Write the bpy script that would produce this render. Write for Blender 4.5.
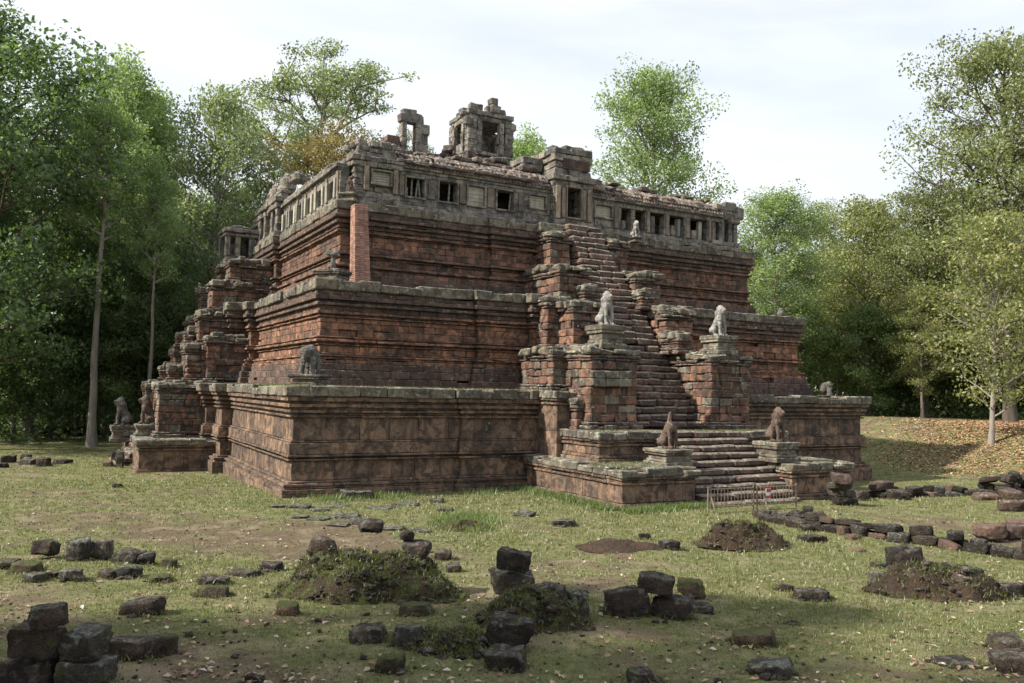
import bpy, bmesh, math, random
import numpy as np
from mathutils import Vector, noise as mnoise
from mathutils import Matrix
for o in list(bpy.data.objects): bpy.data.objects.remove(o)
scene = bpy.context.scene
COL = scene.collection
PI = math.pi
rng = np.random.default_rng(11)
random.seed(11)

# ------------------------------------------------------------------ camera
CAM = np.array([-8.155, -33.681, 4.532]); YAW, PITCH, ROLL, FPX = .5004, .0567, .0211, 833.6
Fv = np.array([math.sin(YAW)*math.cos(PITCH), math.cos(YAW)*math.cos(PITCH), math.sin(PITCH)])
Rv = np.array([math.cos(YAW), -math.sin(YAW), 0.]); Uv = np.cross(Rv, Fv)
R2 = Rv*math.cos(ROLL)+Uv*math.sin(ROLL); U2 = -Rv*math.sin(ROLL)+Uv*math.cos(ROLL)
cam_d = bpy.data.cameras.new('camera'); cam = bpy.data.objects.new('camera', cam_d); COL.objects.link(cam)
m = Matrix.Identity(4)
for i in range(3):
    m[i][0] = R2[i]; m[i][1] = U2[i]; m[i][2] = -Fv[i]; m[i][3] = CAM[i]
cam.matrix_world = m
cam_d.sensor_width = 36; cam_d.lens = FPX/1024*36; cam_d.clip_start = .1; cam_d.clip_end = 3000
scene.camera = cam

# ------------------------------------------------------------------ sky and sun
SUN_DIR = Vector((-1.0, .20, .80)).normalized()          # towards the sun
SUN_EL = math.asin(SUN_DIR.z); SUN_ROT = math.atan2(SUN_DIR.x, SUN_DIR.y)
world = bpy.data.worlds.new('World'); scene.world = world; world.use_nodes = True
wt = world.node_tree; wt.nodes.clear()
wo = wt.nodes.new('ShaderNodeOutputWorld'); bg = wt.nodes.new('ShaderNodeBackground')
sky = wt.nodes.new('ShaderNodeTexSky'); sky.sky_type = 'NISHITA'; sky.sun_disc = False
sky.sun_elevation = SUN_EL; sky.sun_rotation = SUN_ROT; sky.dust_density = 2.5; sky.air_density = 1.0
tc = wt.nodes.new('ShaderNodeTexCoord'); mp = wt.nodes.new('ShaderNodeMapping'); mp.inputs['Scale'].default_value = (1.2, 1.2, 5.0)
cn = wt.nodes.new('ShaderNodeTexNoise'); cn.inputs['Scale'].default_value = 1.6; cn.inputs['Detail'].default_value = 5; cn.inputs['Distortion'].default_value = .4
cr = wt.nodes.new('ShaderNodeValToRGB'); cr.color_ramp.elements[0].position = .30; cr.color_ramp.elements[0].color = (.70, .70, .70, 1)
cr.color_ramp.elements[1].position = .60; cr.color_ramp.elements[1].color = (1, 1, 1, 1)
mx = wt.nodes.new('ShaderNodeMixRGB'); mx.inputs['Color2'].default_value = (5.35, 5.6, 6.05, 1)
wt.links.new(tc.outputs['Generated'], mp.inputs[0]); wt.links.new(mp.outputs[0], cn.inputs['Vector'])
wt.links.new(cn.outputs['Fac'], cr.inputs[0]); wt.links.new(cr.outputs[0], mx.inputs['Fac'])
wt.links.new(sky.outputs[0], mx.inputs['Color1']); wt.links.new(mx.outputs[0], bg.inputs[0])
bg.inputs['Strength'].default_value = .105
wt.links.new(bg.outputs[0], wo.inputs[0])
sd = bpy.data.lights.new('sun', 'SUN'); sd.energy = 4.5; sd.angle = math.radians(1.2); sd.color = (1, .93, .82)
so = bpy.data.objects.new('sun', sd); COL.objects.link(so); so.rotation_euler = SUN_DIR.to_track_quat('Z', 'Y').to_euler()
scene.view_settings.view_transform = 'Standard'; scene.view_settings.look = 'None'
scene.view_settings.exposure = 0.93; scene.view_settings.gamma = 1
scene.render.engine = 'CYCLES'

# ------------------------------------------------------------------ naming helpers
def tag(o, label=None, cat=None, group=None, kind=None):
    if label: o['label'] = label
    if cat: o['category'] = cat
    if group: o['group'] = group
    if kind: o['kind'] = kind
    return o
def thing(name, label, cat, loc=(0, 0, 0), rz=0, group=None):
    o = bpy.data.objects.new(name, None); COL.objects.link(o); o.location = loc; o.rotation_euler = (0, 0, rz)
    o.empty_display_size = .2
    return tag(o, label, cat, group)
def link_mesh(name, me, parent=None):
    o = bpy.data.objects.new(name, me); COL.objects.link(o)
    if parent is not None: o.parent = parent
    return o
def copy_tree(o, parent=None):
    c = o.copy(); COL.objects.link(c)
    if parent is not None: c.parent = parent
    for ch in [k for k in bpy.data.objects if k.parent is o]: copy_tree(ch, c)
    return c

# ------------------------------------------------------------------ mesh helpers
def mesh_from(name, V, F, mats, midx=None, tint=None, smooth=False):
    """V (n,3) array, F list/array of faces (ragged allowed as list of arrays with equal widths)"""
    me = bpy.data.meshes.new(name)
    groups = F if isinstance(F, list) else [F]
    V = np.asarray(V, np.float32)
    me.vertices.add(len(V)); me.vertices.foreach_set('co', V.ravel())
    tot = sum(len(g) for g in groups); loops = sum(g.size for g in groups)
    me.loops.add(loops); me.polygons.add(tot)
    me.loops.foreach_set('vertex_index', np.concatenate([g.ravel() for g in groups]).astype(np.int32))
    sizes = np.concatenate([np.full(len(g), g.shape[1]) for g in groups])
    starts = np.concatenate([[0], np.cumsum(sizes)[:-1]]).astype(np.int32)
    me.polygons.foreach_set('loop_start', starts)
    try: me.polygons.foreach_set('loop_total', sizes.astype(np.int32))
    except Exception: pass
    me.polygons.foreach_set('use_smooth', np.full(tot, bool(smooth)))
    if midx is not None: me.polygons.foreach_set('material_index', np.asarray(midx, np.int32))
    for mt in mats: me.materials.append(mt)
    if tint is not None:
        a = me.attributes.new('tint', 'FLOAT', 'POINT'); a.data.foreach_set('value', np.asarray(tint, np.float32))
    me.update(calc_edges=True); me.validate()
    return me

# chamfered box template: 24 verts
_corn = np.array([[sx, sy, sz] for sx in (-1, 1) for sy in (-1, 1) for sz in (-1, 1)], float)
def _vid(c, a): return c*3+a      # vertex of corner c lying on the face of axis a
def _ci(sx, sy, sz): return (sx > 0)*4+(sy > 0)*2+(sz > 0)
_q, _t = [], []
for a in range(3):
    b, c = (a+1) % 3, (a+2) % 3
    for s in (-1, 1):
        lst = []
        for (u, v) in ((-1, -1), (1, -1), (1, 1), (-1, 1)):
            k = [0, 0, 0]; k[a] = s; k[b] = u; k[c] = v
            lst.append(_vid(_ci(*k), a))
        _q.append(lst if s > 0 else lst[::-1])
for a in range(3):      # edges parallel to axis a
    b, c = (a+1) % 3, (a+2) % 3
    for sb in (-1, 1):
        for sc in (-1, 1):
            k0 = [0, 0, 0]; k0[a] = -1; k0[b] = sb; k0[c] = sc
            k1 = list(k0); k1[a] = 1
            f = [_vid(_ci(*k0), b), _vid(_ci(*k1), b), _vid(_ci(*k1), c), _vid(_ci(*k0), c)]
            if sb*sc > 0: f = f[::-1]
            _q.append(f)
for i, (sx, sy, sz) in enumerate(_corn):
    f = [_vid(i, 0), _vid(i, 1), _vid(i, 2)]
    if sx*sy*sz > 0: f = f[::-1]
    _t.append(f)
_q = np.array(_q); _t = np.array(_t)
class Blocks:
    """collects weathered stone blocks of ONE part and builds them as one mesh"""
    def __init__(s, frame=None): s.P = []; s.fr = frame
    def add(s, c, size, rot=0., ch=.02, jit=.012, mat=0, tint=None, tilt=(0, 0)):
        cx, cy, cz = c
        if s.fr:
            ox, oy, an = s.fr; ca, sa = math.cos(an), math.sin(an)
            cx, cy = ox+ca*cx-sa*cy, oy+sa*cx+ca*cy; rot = rot+an
        s.P.append((cx, cy, cz, size[0]/2, size[1]/2, size[2]/2, rot, ch, jit, mat, random.random() if tint is None else tint, tilt[0], tilt[1]))
    def build(s, name, mats, parent=None):
        P = np.array(s.P, float); n = len(P)
        h = P[:, 3:6]; ch = np.minimum(P[:, 7:8], h*.45)
        V = np.empty((n, 24, 3))
        jit = rng.uniform(-1, 1, (n, 8, 3))*P[:, 8][:, None, None]
        for ci in range(8):
            for a in range(3):
                k = np.ones(3); k[a] = 0
                V[:, ci*3+a] = _corn[ci]*(h-ch*k)+jit[:, ci]
        tx, ty = P[:, 11], P[:, 12]
        z = V[..., 2]+V[..., 0]*np.sin(tx)[:, None]+V[..., 1]*np.sin(ty)[:, None]
        x = V[..., 0]-V[..., 2]*np.sin(tx)[:, None]; y = V[..., 1]-V[..., 2]*np.sin(ty)[:, None]
        ca, sa = np.cos(P[:, 6])[:, None], np.sin(P[:, 6])[:, None]
        W = np.stack([x*ca-y*sa, x*sa+y*ca, z], -1)+P[:, None, 0:3]
        off = (np.arange(n)*24)[:, None, None]
        Q = (_q[None]+off).reshape(-1, 4); T = (_t[None]+off).reshape(-1, 3)
        mi = np.concatenate([np.repeat(P[:, 9], len(_q)), np.repeat(P[:, 9], len(_t))])
        me = mesh_from(name, W.reshape(-1, 3), [Q, T], mats, mi, np.repeat(P[:, 10], 24))
        return link_mesh(name, me, parent)
def offset_poly(pts, o):
    """closed CCW rectilinear polygon moved outward by o"""
    n = len(pts); out = []
    for i in range(n):
        p0, p1, p2 = pts[i-1], pts[i], pts[(i+1) % n]
        nn = []
        for a, b in ((p0, p1), (p1, p2)):
            dx, dy = b[0]-a[0], b[1]-a[1]; l = math.hypot(dx, dy); nn.append((dy/l, -dx/l))
        out.append((p1[0]+o*(nn[0][0]+nn[1][0]), p1[1]+o*(nn[0][1]+nn[1][1])))
    return out
def course(B, pts, z0, z1, off, ln=(.5, .95), depth=.55, mat=0, ch=.018, jit=.012, oj=.012, miss=0., coarse=None, wear=0., gone=0.):
    q = offset_poly(pts, off); n = len(q)
    for i in range(n):
        a, b = q[i], q[(i+1) % n]
        dx, dy = b[0]-a[0], b[1]-a[1]; L = math.hypot(dx, dy)
        if L < .05: continue
        dx /= L; dy /= L; nx, ny = dy, -dx; an = math.atan2(dy, dx)
        lo, hi = ln
        if coarse and coarse(nx, ny): lo, hi = 3., 4.
        t = 0.
        while t < L-1e-4:
            w = random.uniform(lo, hi)
            if L-t-w < lo*.6: w = L-t
            if gone and random.random() < gone: t += w; continue
            dd = depth; oo = random.uniform(-oj, oj); zz1 = z1-random.uniform(0, .012)
            if random.random() < miss: oo -= random.uniform(.1, .3)
            if wear and random.random() < wear: zz1 -= random.uniform(.03, .16)*min(1, (z1-z0)/.4)
            m_ = mat if not isinstance(mat, tuple) else random.choices((mat[0], mat[1]), (1-mat[2], mat[2]))[0]
            cx = a[0]+dx*(t+w/2)+nx*(oo-dd/2); cy = a[1]+dy*(t+w/2)+ny*(oo-dd/2)
            B.add((cx, cy, (z0+zz1)/2), (w-.008, dd, zz1-z0-.008), an, ch, jit, m_)
            t += w
def lerp(a, b, t): return a+(b-a)*t
def sstep(a, b, x):
    t = np.clip((x-a)/(b-a), 0, 1); return t*t*(3-2*t)
def tube_np(path, rad, k=7):
    P = np.array(path, float); n = len(P); V = []
    for i in range(n):
        d = P[min(i+1, n-1)]-P[max(i-1, 0)]; d /= np.linalg.norm(d)+1e-9
        up = np.array([0, 0, 1.]) if abs(d[2]) < .9 else np.array([1., 0, 0])
        u = np.cross(d, up); u /= np.linalg.norm(u); v = np.cross(d, u)
        for j in range(k):
            a = 2*PI*j/k; V.append(P[i]+rad[i]*(math.cos(a)*u+math.sin(a)*v))
    F = [(i*k+j, i*k+(j+1) % k, (i+1)*k+(j+1) % k, (i+1)*k+j) for i in range(n-1) for j in range(k)]
    return np.array(V), np.array(F)
class Soup:
    def __init__(s): s.V = []; s.F = []; s.n = 0
    def add(s, V, F): s.V.append(V); s.F.append(F+s.n); s.n += len(V)
    def build(s, name, mats, parent=None, smooth=True, tint=None):
        me = mesh_from(name, np.concatenate(s.V), np.concatenate(s.F), mats, tint=tint, smooth=smooth)
        return link_mesh(name, me, parent)

# ------------------------------------------------------------------ materials
def nodes(mt):
    mt.use_nodes = True; t = mt.node_tree; return t, t.nodes, t.links, t.nodes['Principled BSDF']
def N(t, typ, **kw):
    n = t.nodes.new(typ)
    for k, v in kw.items():
        if k in n.inputs: n.inputs[k].default_value = v
        else: setattr(n, k, v)
    return n
def ramp(t, src, p0, p1, c0=0., c1=1.):
    r = t.nodes.new('ShaderNodeMapRange'); r.inputs['From Min'].default_value = p0; r.inputs['From Max'].default_value = p1
    r.inputs['To Min'].default_value = c0; r.inputs['To Max'].default_value = c1
    t.links.new(src, r.inputs['Value']); return r.outputs[0]
def mul(t, a, b, op='MULTIPLY'):
    mnode = t.nodes.new('ShaderNodeMath'); mnode.operation = op
    for i, x in enumerate((a, b)):
        if isinstance(x, (int, float)): mnode.inputs[i].default_value = x
        else: t.links.new(x, mnode.inputs[i])
    return mnode.outputs[0]
def mixc(t, f, a, b, typ='MIX'):
    n = t.nodes.new('ShaderNodeMixRGB'); n.blend_type = typ
    for i, x in enumerate((f, a, b)):
        if isinstance(x, (int, float)): n.inputs[i].default_value = x
        elif isinstance(x, tuple): n.inputs[i].default_value = (*x, 1)
        else: t.links.new(x, n.inputs[i])
    return n.outputs[0]
def stone(name, c1, c2, dark=(.035, .03, .027), lich=(.27, .28, .23), dk=.5, li=.35, top=.5, sc=1., bump=.35, streak=.5, moss=None, grain=1., mossk=1., pit=0.):
    mt = bpy.data.materials.new(name); t, nd, lk, bs = nodes(mt)
    co = N(t, 'ShaderNodeTexCoord').outputs['Object']
    oi = N(t, 'ShaderNodeObjectInfo')
    va = N(t, 'ShaderNodeVectorMath', operation='ADD'); lk.new(co, va.inputs[0]); 
    cmb = N(t, 'ShaderNodeCombineXYZ'); r20 = mul(t, oi.outputs['Random'], 40.); lk.new(r20, cmb.inputs[0]); lk.new(r20, cmb.inputs[1]); lk.new(cmb.outputs[0], va.inputs[1])
    co = va.outputs[0]
    def noise(s, d=6, r=.55, vec=co, dist=0.):
        n = N(t, 'ShaderNodeTexNoise', Scale=s*sc, Detail=d, Roughness=r, Distortion=dist); lk.new(vec, n.inputs['Vector']); return n.outputs['Fac']
    tint = N(t, 'ShaderNodeAttribute', attribute_name='tint').outputs['Fac']
    base = mixc(t, ramp(t, noise(.55), .36, .62), c1, c2)
    base = mixc(t, mul(t, ramp(t, noise(1.7, 5), .50, .66), .55), base, tuple(x*.45+.03 for x in c2))
    base = mixc(t, 1., base, mixc(t, tint, (.66, .67, .70), (1.28, 1.22, 1.15)), 'MULTIPLY')
    fine = noise(22*grain, 4, .7)
    base = mixc(t, .8, base, mixc(t, ramp(t, fine, .3, .7), (.66, .66, .66), (1.26, 1.26, 1.26)), 'MULTIPLY')
    # vertical streaks and blotches of black growth
    ms = N(t, 'ShaderNodeMapping'); ms.inputs['Scale'].default_value = (3., 3., .45); lk.new(co, ms.inputs[0])
    st = mul(t, ramp(t, noise(1.0, 7, .6, ms.outputs[0]), .50, .64), streak)
    bl = mul(t, ramp(t, noise(2.3, 8, .62, dist=.6), .54-.16*dk, .66-.12*dk), min(1, dk*1.25))
    dm = mul(t, st, bl, 'MAXIMUM')
    base = mixc(t, mul(t, dm, .88), base, dark)
    # lichen, more on faces that look up
    geo = N(t, 'ShaderNodeNewGeometry'); sep = N(t, 'ShaderNodeSeparateXYZ'); lk.new(geo.outputs['Normal'], sep.inputs[0])
    upz = ramp(t, sep.outputs[2], .1, .9, 0., top*.16)
    ln_ = mul(t, noise(3.7, 9, .68, dist=.4), upz, 'ADD')
    lf = ramp(t, ln_, .66-.22*li, .72-.18*li)
    lc = mixc(t, ramp(t, noise(9, 3), .4, .6), lich, tuple(x*.62 for x in lich))
    base = mixc(t, mul(t, lf, .85), base, lc)
    if moss:
        mf = ramp(t, mul(t, noise(2.1, 7, .6), ramp(t, sep.outputs[2], -.2, 1., 0, .12*mossk), 'ADD'), .60, .72)
        base = mixc(t, mul(t, mf, .85), base, moss)
    lk.new(base, bs.inputs['Base Color']); bs.inputs['Roughness'].default_value = .93
    bs.inputs['Specular IOR Level'].default_value = .2
    hgt = mul(t, mul(t, noise(5., 8, .6), 1.3), mul(t, fine, .35), 'ADD')
    vo = N(t, 'ShaderNodeTexVoronoi', Scale=17.*sc*grain); lk.new(co, vo.inputs['Vector'])
    hgt = mul(t, hgt, mul(t, ramp(t, vo.outputs['Distance'], 0., .3), .16+.25*pit), 'ADD')
    bp = N(t, 'ShaderNodeBump', Strength=1.0, Distance=.06*bump/.35); lk.new(hgt, bp.inputs['Height']); lk.new(bp.outputs[0], bs.inputs['Normal'])
    return mt
M_LOW = stone('laterite brown', (.265, .175, .12), (.17, .117, .087), dk=.70, li=.30, top=.4, lich=(.25, .25, .20), streak=.75)
M_MID = stone('laterite orange', (.35, .18, .11), (.21, .115, .078), dk=.68, li=.26, top=.7, streak=.85)
M_TOP = stone('laterite rust', (.275, .15, .10), (.17, .10, .075), dk=.70, li=.28, top=.7, streak=.75)
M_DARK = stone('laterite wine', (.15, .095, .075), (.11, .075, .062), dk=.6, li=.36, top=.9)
M_COR = stone('lichened cornice stone', (.20, .185, .145), (.155, .13, .10), dk=.6, li=.5, top=.4, lich=(.33, .345, .28))
M_STEP = stone('stair laterite', (.19, .118, .095), (.125, .085, .07), dk=.5, li=.42, top=1.2, bump=.6, lich=(.28, .26, .21))
M_GAL = stone('gallery sandstone', (.28, .26, .225), (.20, .185, .16), dk=.62, li=.40, top=.5, lich=(.34, .34, .31))
M_GALW = stone('gallery warm sandstone', (.27, .225, .175), (.20, .165, .135), dk=.42, li=.2)
M_PALE = stone('pale dressed stone', (.37, .36, .31), (.31, .31, .25), dk=.15, li=.3, lich=(.40, .42, .35), streak=.3)
M_ROOF = stone('roof stone', (.215, .165, .135), (.155, .125, .105), dk=.6, li=.42, lich=(.32, .31, .27))
M_LIONW = stone('pale carved stone', (.50, .475, .42), (.40, .375, .33), dk=.34, li=.4, sc=2.2, lich=(.46, .45, .40), bump=.25)
M_LIONB = stone('brown carved stone', (.215, .145, .105), (.16, .115, .09), dk=.45, li=.2, sc=2.2, bump=.25)
M_LIONG = stone('grey carved stone', (.27, .25, .215), (.19, .175, .15), dk=.5, li=.3, sc=2.2, bump=.3)
MOSS = (.075, .095, .03)
M_RK = stone('old laterite block', (.082, .06, .048), (.05, .04, .034), dark=(.016, .014, .013), dk=.55, li=.38, top=.6, sc=1.6, bump=.7, lich=(.17, .16, .135), moss=MOSS, mossk=.3, pit=1.)
M_RKG = stone('grey old block', (.105, .092, .075), (.068, .06, .05), dark=(.02, .018, .016), dk=.5, li=.5, top=.5, sc=1.6, bump=.5, lich=(.22, .225, .19), moss=MOSS, mossk=.4, pit=1.)
M_RKR = stone('reddish block', (.15, .10, .08), (.105, .073, .06), dark=(.03, .024, .02), dk=.3, li=.2, top=.5, sc=1.4, bump=.5, lich=(.30, .26, .21))
M_RKM = stone('mossy block', (.10, .075, .05), (.07, .055, .04), dark=(.025, .022, .017), dk=.4, li=.1, top=.3, sc=1.6, bump=.6, moss=(.085, .10, .033), mossk=1.8, pit=1.)

def m_brick():
    mt = bpy.data.materials.new('new red brick'); t, nd, lk, bs = nodes(mt)
    co = N(t, 'ShaderNodeTexCoord'); sp = N(t, 'ShaderNodeSeparateXYZ'); lk.new(co.outputs['Object'], sp.inputs[0])
    cb = N(t, 'ShaderNodeCombineXYZ'); lk.new(mul(t, sp.outputs[0], sp.outputs[1], 'ADD'), cb.inputs[0]); lk.new(sp.outputs[2], cb.inputs[1])
    br = N(t, 'ShaderNodeTexBrick', Scale=1.0); br.inputs['Brick Width'].default_value = .26; br.inputs['Row Height'].default_value = .09
    br.inputs['Mortar Size'].default_value = .008; br.inputs['Color1'].default_value = (.40, .20, .16, 1); br.inputs['Color2'].default_value = (.29, .13, .10, 1)
    br.inputs['Mortar'].default_value = (.30, .20, .17, 1); lk.new(cb.outputs[0], br.inputs['Vector'])
    nz = N(t, 'ShaderNodeTexNoise', Scale=2.5, Detail=6); lk.new(co.outputs['Object'], nz.inputs['Vector'])
    c = mixc(t, .9, br.outputs['Color'], mixc(t, ramp(t, nz.outputs['Fac'], .35, .65), (.7, .7, .7), (1.15, 1.15, 1.15)), 'MULTIPLY')
    lk.new(c, bs.inputs['Base Color']); bs.inputs['Roughness'].default_value = .9; return mt
M_BRICK = stone('new red brick', (.40, .245, .195), (.33, .19, .15), dk=.15, li=.12, streak=.35, bump=.15, lich=(.42, .33, .28))
def m_leaf(name, c1, c2, tr=.5):
    mt = bpy.data.materials.new(name); t, nd, lk, bs = nodes(mt)
    tint = N(t, 'ShaderNodeAttribute', attribute_name='tint').outputs['Fac']
    c = mixc(t, tint, c1, c2)
    di = N(t, 'ShaderNodeBsdfDiffuse'); tl = N(t, 'ShaderNodeBsdfTranslucent'); ms = N(t, 'ShaderNodeMixShader'); ms.inputs[0].default_value = tr
    gl = N(t, 'ShaderNodeBsdfGlossy', Roughness=.45); gl.inputs[0].default_value = (.9, .95, 1, 1); m2 = N(t, 'ShaderNodeMixShader'); m2.inputs[0].default_value = .035
    lk.new(c, di.inputs[0]); lk.new(mixc(t, 1., c, (1.1, 1.25, .6), 'MULTIPLY'), tl.inputs[0])
    lk.new(di.outputs[0], ms.inputs[1]); lk.new(tl.outputs[0], ms.inputs[2]); lk.new(ms.outputs[0], m2.inputs[1]); lk.new(gl.outputs[0], m2.inputs[2])
    lk.new(m2.outputs[0], nd['Material Output'].inputs[0]); return mt
def m_bark(name, c1, c2):
    mt = bpy.data.materials.new(name); t, nd, lk, bs = nodes(mt)
    co = N(t, 'ShaderNodeTexCoord'); mp = N(t, 'ShaderNodeMapping'); mp.inputs['Scale'].default_value = (3, 3, .6); lk.new(co.outputs['Object'], mp.inputs[0])
    nz = N(t, 'ShaderNodeTexNoise', Scale=1.5, Detail=8, Roughness=.65); lk.new(mp.outputs[0], nz.inputs['Vector'])
    lk.new(mixc(t, ramp(t, nz.outputs['Fac'], .35, .65), c1, c2), bs.inputs['Base Color']); bs.inputs['Roughness'].default_value = .95
    bp = N(t, 'ShaderNodeBump', Distance=.08); lk.new(nz.outputs['Fac'], bp.inputs['Height']); lk.new(bp.outputs[0], bs.inputs['Normal']); return mt
B_PALE = m_bark('pale bark', (.26, .235, .20), (.17, .145, .12)); B_DARK = m_bark('dark bark', (.10, .08, .06), (.055, .045, .035)); B_RED = m_bark('reddish bark', (.19, .10, .06), (.11, .06, .04))
L_DEEP = m_leaf('deep green leaves', (.065, .10, .042), (.16, .23, .09))
L_MID = m_leaf('mid green leaves', (.10, .145, .055), (.25, .32, .125))
L_FRESH = m_leaf('fresh green leaves', (.14, .20, .075), (.32, .40, .165))
L_PALE = m_leaf('pale grey green leaves', (.14, .17, .09), (.33, .37, .20))
L_OLIVE = m_leaf('olive leaves', (.11, .13, .05), (.30, .32, .135))
L_AUT = m_leaf('bronze leaves', (.13, .095, .035), (.33, .24, .09))
L_YEL = m_leaf('yellow green leaves', (.12, .15, .05), (.36, .35, .13))

# ------------------------------------------------------------------ terrain
def fbm(x, y, s, o=4):
    return mnoise.fractal(Vector((x*s, y*s, 3.7)), 1.0, 2.0, o)
FWD = np.array([math.sin(YAW), math.cos(YAW)])
MOUNDS = []          # (x, y, r, height) soft swellings of the ground
def ground_h(x, y):
    d = (x-CAM[0])*FWD[0]+(y-CAM[1])*FWD[1]
    h = .6*float(sstep(24, 11, d)) if d > 11 else .6
    h -= .35*float(sstep(0, 14, y))*(1-float(sstep(4, 12, x)))
    h -= .45*float(sstep(14, 36, x))*float(sstep(-14, -4, y))
    h += 3.0*float(sstep(42.5, 55.5, x+.12*(y-5)))*(1-.25*float(sstep(20, 60, y)))
    h += 1.0*float(sstep(60, 85, y))*(1-float(sstep(20, 45, x)))
    h += .05*fbm(x, y, .45, 4)+.10*fbm(x, y, .11, 2)*float(sstep(-3, 12, abs(x-17)-17+abs(y+6)*.3))
    for (mx_, my_, r, hh) in MOUNDS:
        q = ((x-mx_)**2+(y-my_)**2)/(r*r)
        if q < 6: h += hh*math.exp(-q*1.6)
    return h
def ray_ground(px, py):
    d = Fv+R2*(px-512)/FPX-U2*(py-341.5)/FPX
    t = 8.
    for i in range(3000):
        p = CAM+d*t
        if p[2] <= ground_h(p[0], p[1]): break
        t += .06 if t < 40 else .2
    return CAM+d*t, t
for (px, py, r, hh) in ((370, 590, 1.3, .15), (560, 612, 1.4, .18), (742, 545, 1.6, .2), (935, 590, 1.8, .25), (640, 548, 1.6, .12), (85, 680, 1.1, .12), (85, 572, 1.6, .12), (660, 612, .9, .08), (1010, 500, 2.5, .3), (430, 640, 1.2, .1)):
    p, t = ray_ground(px, py); MOUNDS.append((p[0], p[1], r, hh))
def grassy(x, y):
    v = .72+.45*fbm(x+40, y, .16, 4)+.35*fbm(x, y+9, .9, 3)
    d = (x-CAM[0])*FWD[0]+(y-CAM[1])*FWD[1]
    v += .35*math.exp(-((y+4)/6.)**2)*(1 if 1 < x < 26 else 0)                # lush strip by the base
    v -= .38*math.exp(-((x+1)/3.5)**2-((y+9)/5)**2)                            # worn path
    v -= .22*float(sstep(19, 11, d))
    v -= .12*float(sstep(44, 55, x))
    return min(1., max(0., v))
def axis(c, half, n, fine):
    u = np.linspace(-1, 1, n); return c+np.sign(u)*(fine*np.abs(u)*1.+(half-fine)*np.abs(u)**4.5)
gx = axis(4., 260, 420, 36); gy = axis(-10., 260, 420, 34)
GV = np.empty((len(gx)*len(gy), 3)); GG = np.empty(len(GV)); k = 0
for y in gy:
    for x in gx:
        GV[k] = (x, y, ground_h(x, y)); GG[k] = grassy(x, y); k += 1
nx_ = len(gx); ii, jj = np.meshgrid(np.arange(nx_-1), np.arange(len(gy)-1)); a = (jj*nx_+ii).ravel()
GF = np.stack([a, a+1, a+nx_+1, a+nx_], 1)
def m_ground():
    mt = bpy.data.materials.new('lawn and bare earth'); t, nd, lk, bs = nodes(mt)
    co = N(t, 'ShaderNodeTexCoord').outputs['Object']; g = N(t, 'ShaderNodeAttribute', attribute_name='tint').outputs['Fac']
    def noise(s, d=6, r=.6):
        n = N(t, 'ShaderNodeTexNoise', Scale=s, Detail=d, Roughness=r); lk.new(co, n.inputs['Vector']); return n.outputs['Fac']
    n1, n2, n3 = noise(1.1), noise(6), noise(28, 5, .7)
    grass = mixc(t, ramp(t, n2, .35, .65), (.10, .12, .042), (.185, .19, .082))
    grass = mixc(t, ramp(t, n1, .45, .7), grass, (.24, .21, .12))
    soil = mixc(t, ramp(t, n2, .3, .7), (.165, .13, .085), (.11, .082, .055))
    soil = mixc(t, ramp(t, n1, .5, .62), soil, (.22, .18, .12))
    f = mul(t, mul(t, g, mul(t, mul(t, n3, .5, 'SUBTRACT'), 1.1), 'ADD'), mul(t, mul(t, n2, .5, 'SUBTRACT'), .9), 'ADD')
    c = mixc(t, ramp(t, f, .33, .58), soil, grass)
    c = mixc(t, .9, c, mixc(t, ramp(t, n3, .3, .7), (.6, .6, .6), (1.3, 1.3, 1.3)), 'MULTIPLY')
    lk.new(c, bs.inputs['Base Color']); bs.inputs['Roughness'].default_value = 1.; bs.inputs['Specular IOR Level'].default_value = .1
    bp = N(t, 'ShaderNodeBump', Strength=1., Distance=.05); lk.new(mul(t, n3, mul(t, n2, 1.5), 'ADD'), bp.inputs['Height']); lk.new(bp.outputs[0], bs.inputs['Normal'])
    return mt
tag(link_mesh('ground', mesh_from('ground', GV, GF, [m_ground()], tint=GG, smooth=True)), kind='structure')

# ------------------------------------------------------------------ the stepped temple
L, W = 35., 43.
CXF, CYL = 17.5, 21.5
def footprint(x0, x1, y0, y1, front, left):
    """CCW outline; front/left = [(half width, outward step)...] measured from the side centres"""
    cx, cy = (x0+x1)/2, (y0+y1)/2
    P = []
    def side(redents, half):
        pts = [(-half, 0.)]; d = 0.
        for hw, st in redents: pts += [(-hw, d), (-hw, d+st)]; d += st
        return pts+[(-u, v) for u, v in pts[::-1]][:-1]
    for (u, v) in side(front, (x1-x0)/2): P.append((cx+u, y0-v))
    for (u, v) in side(left, (y1-y0)/2): P.append((x1+v, cy+u))
    for (u, v) in side(front, (x1-x0)/2): P.append((cx-u, y1+v))
    for (u, v) in side(left, (y1-y0)/2): P.append((x0-v, cy-u))
    return P
coarse = lambda nx, ny: nx > .5 or ny > .5
temple = thing('stepped_temple', 'huge three tiered reddish laterite temple pyramid with steep ruined stairways', 'temple', (0, 0, 0))
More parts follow.
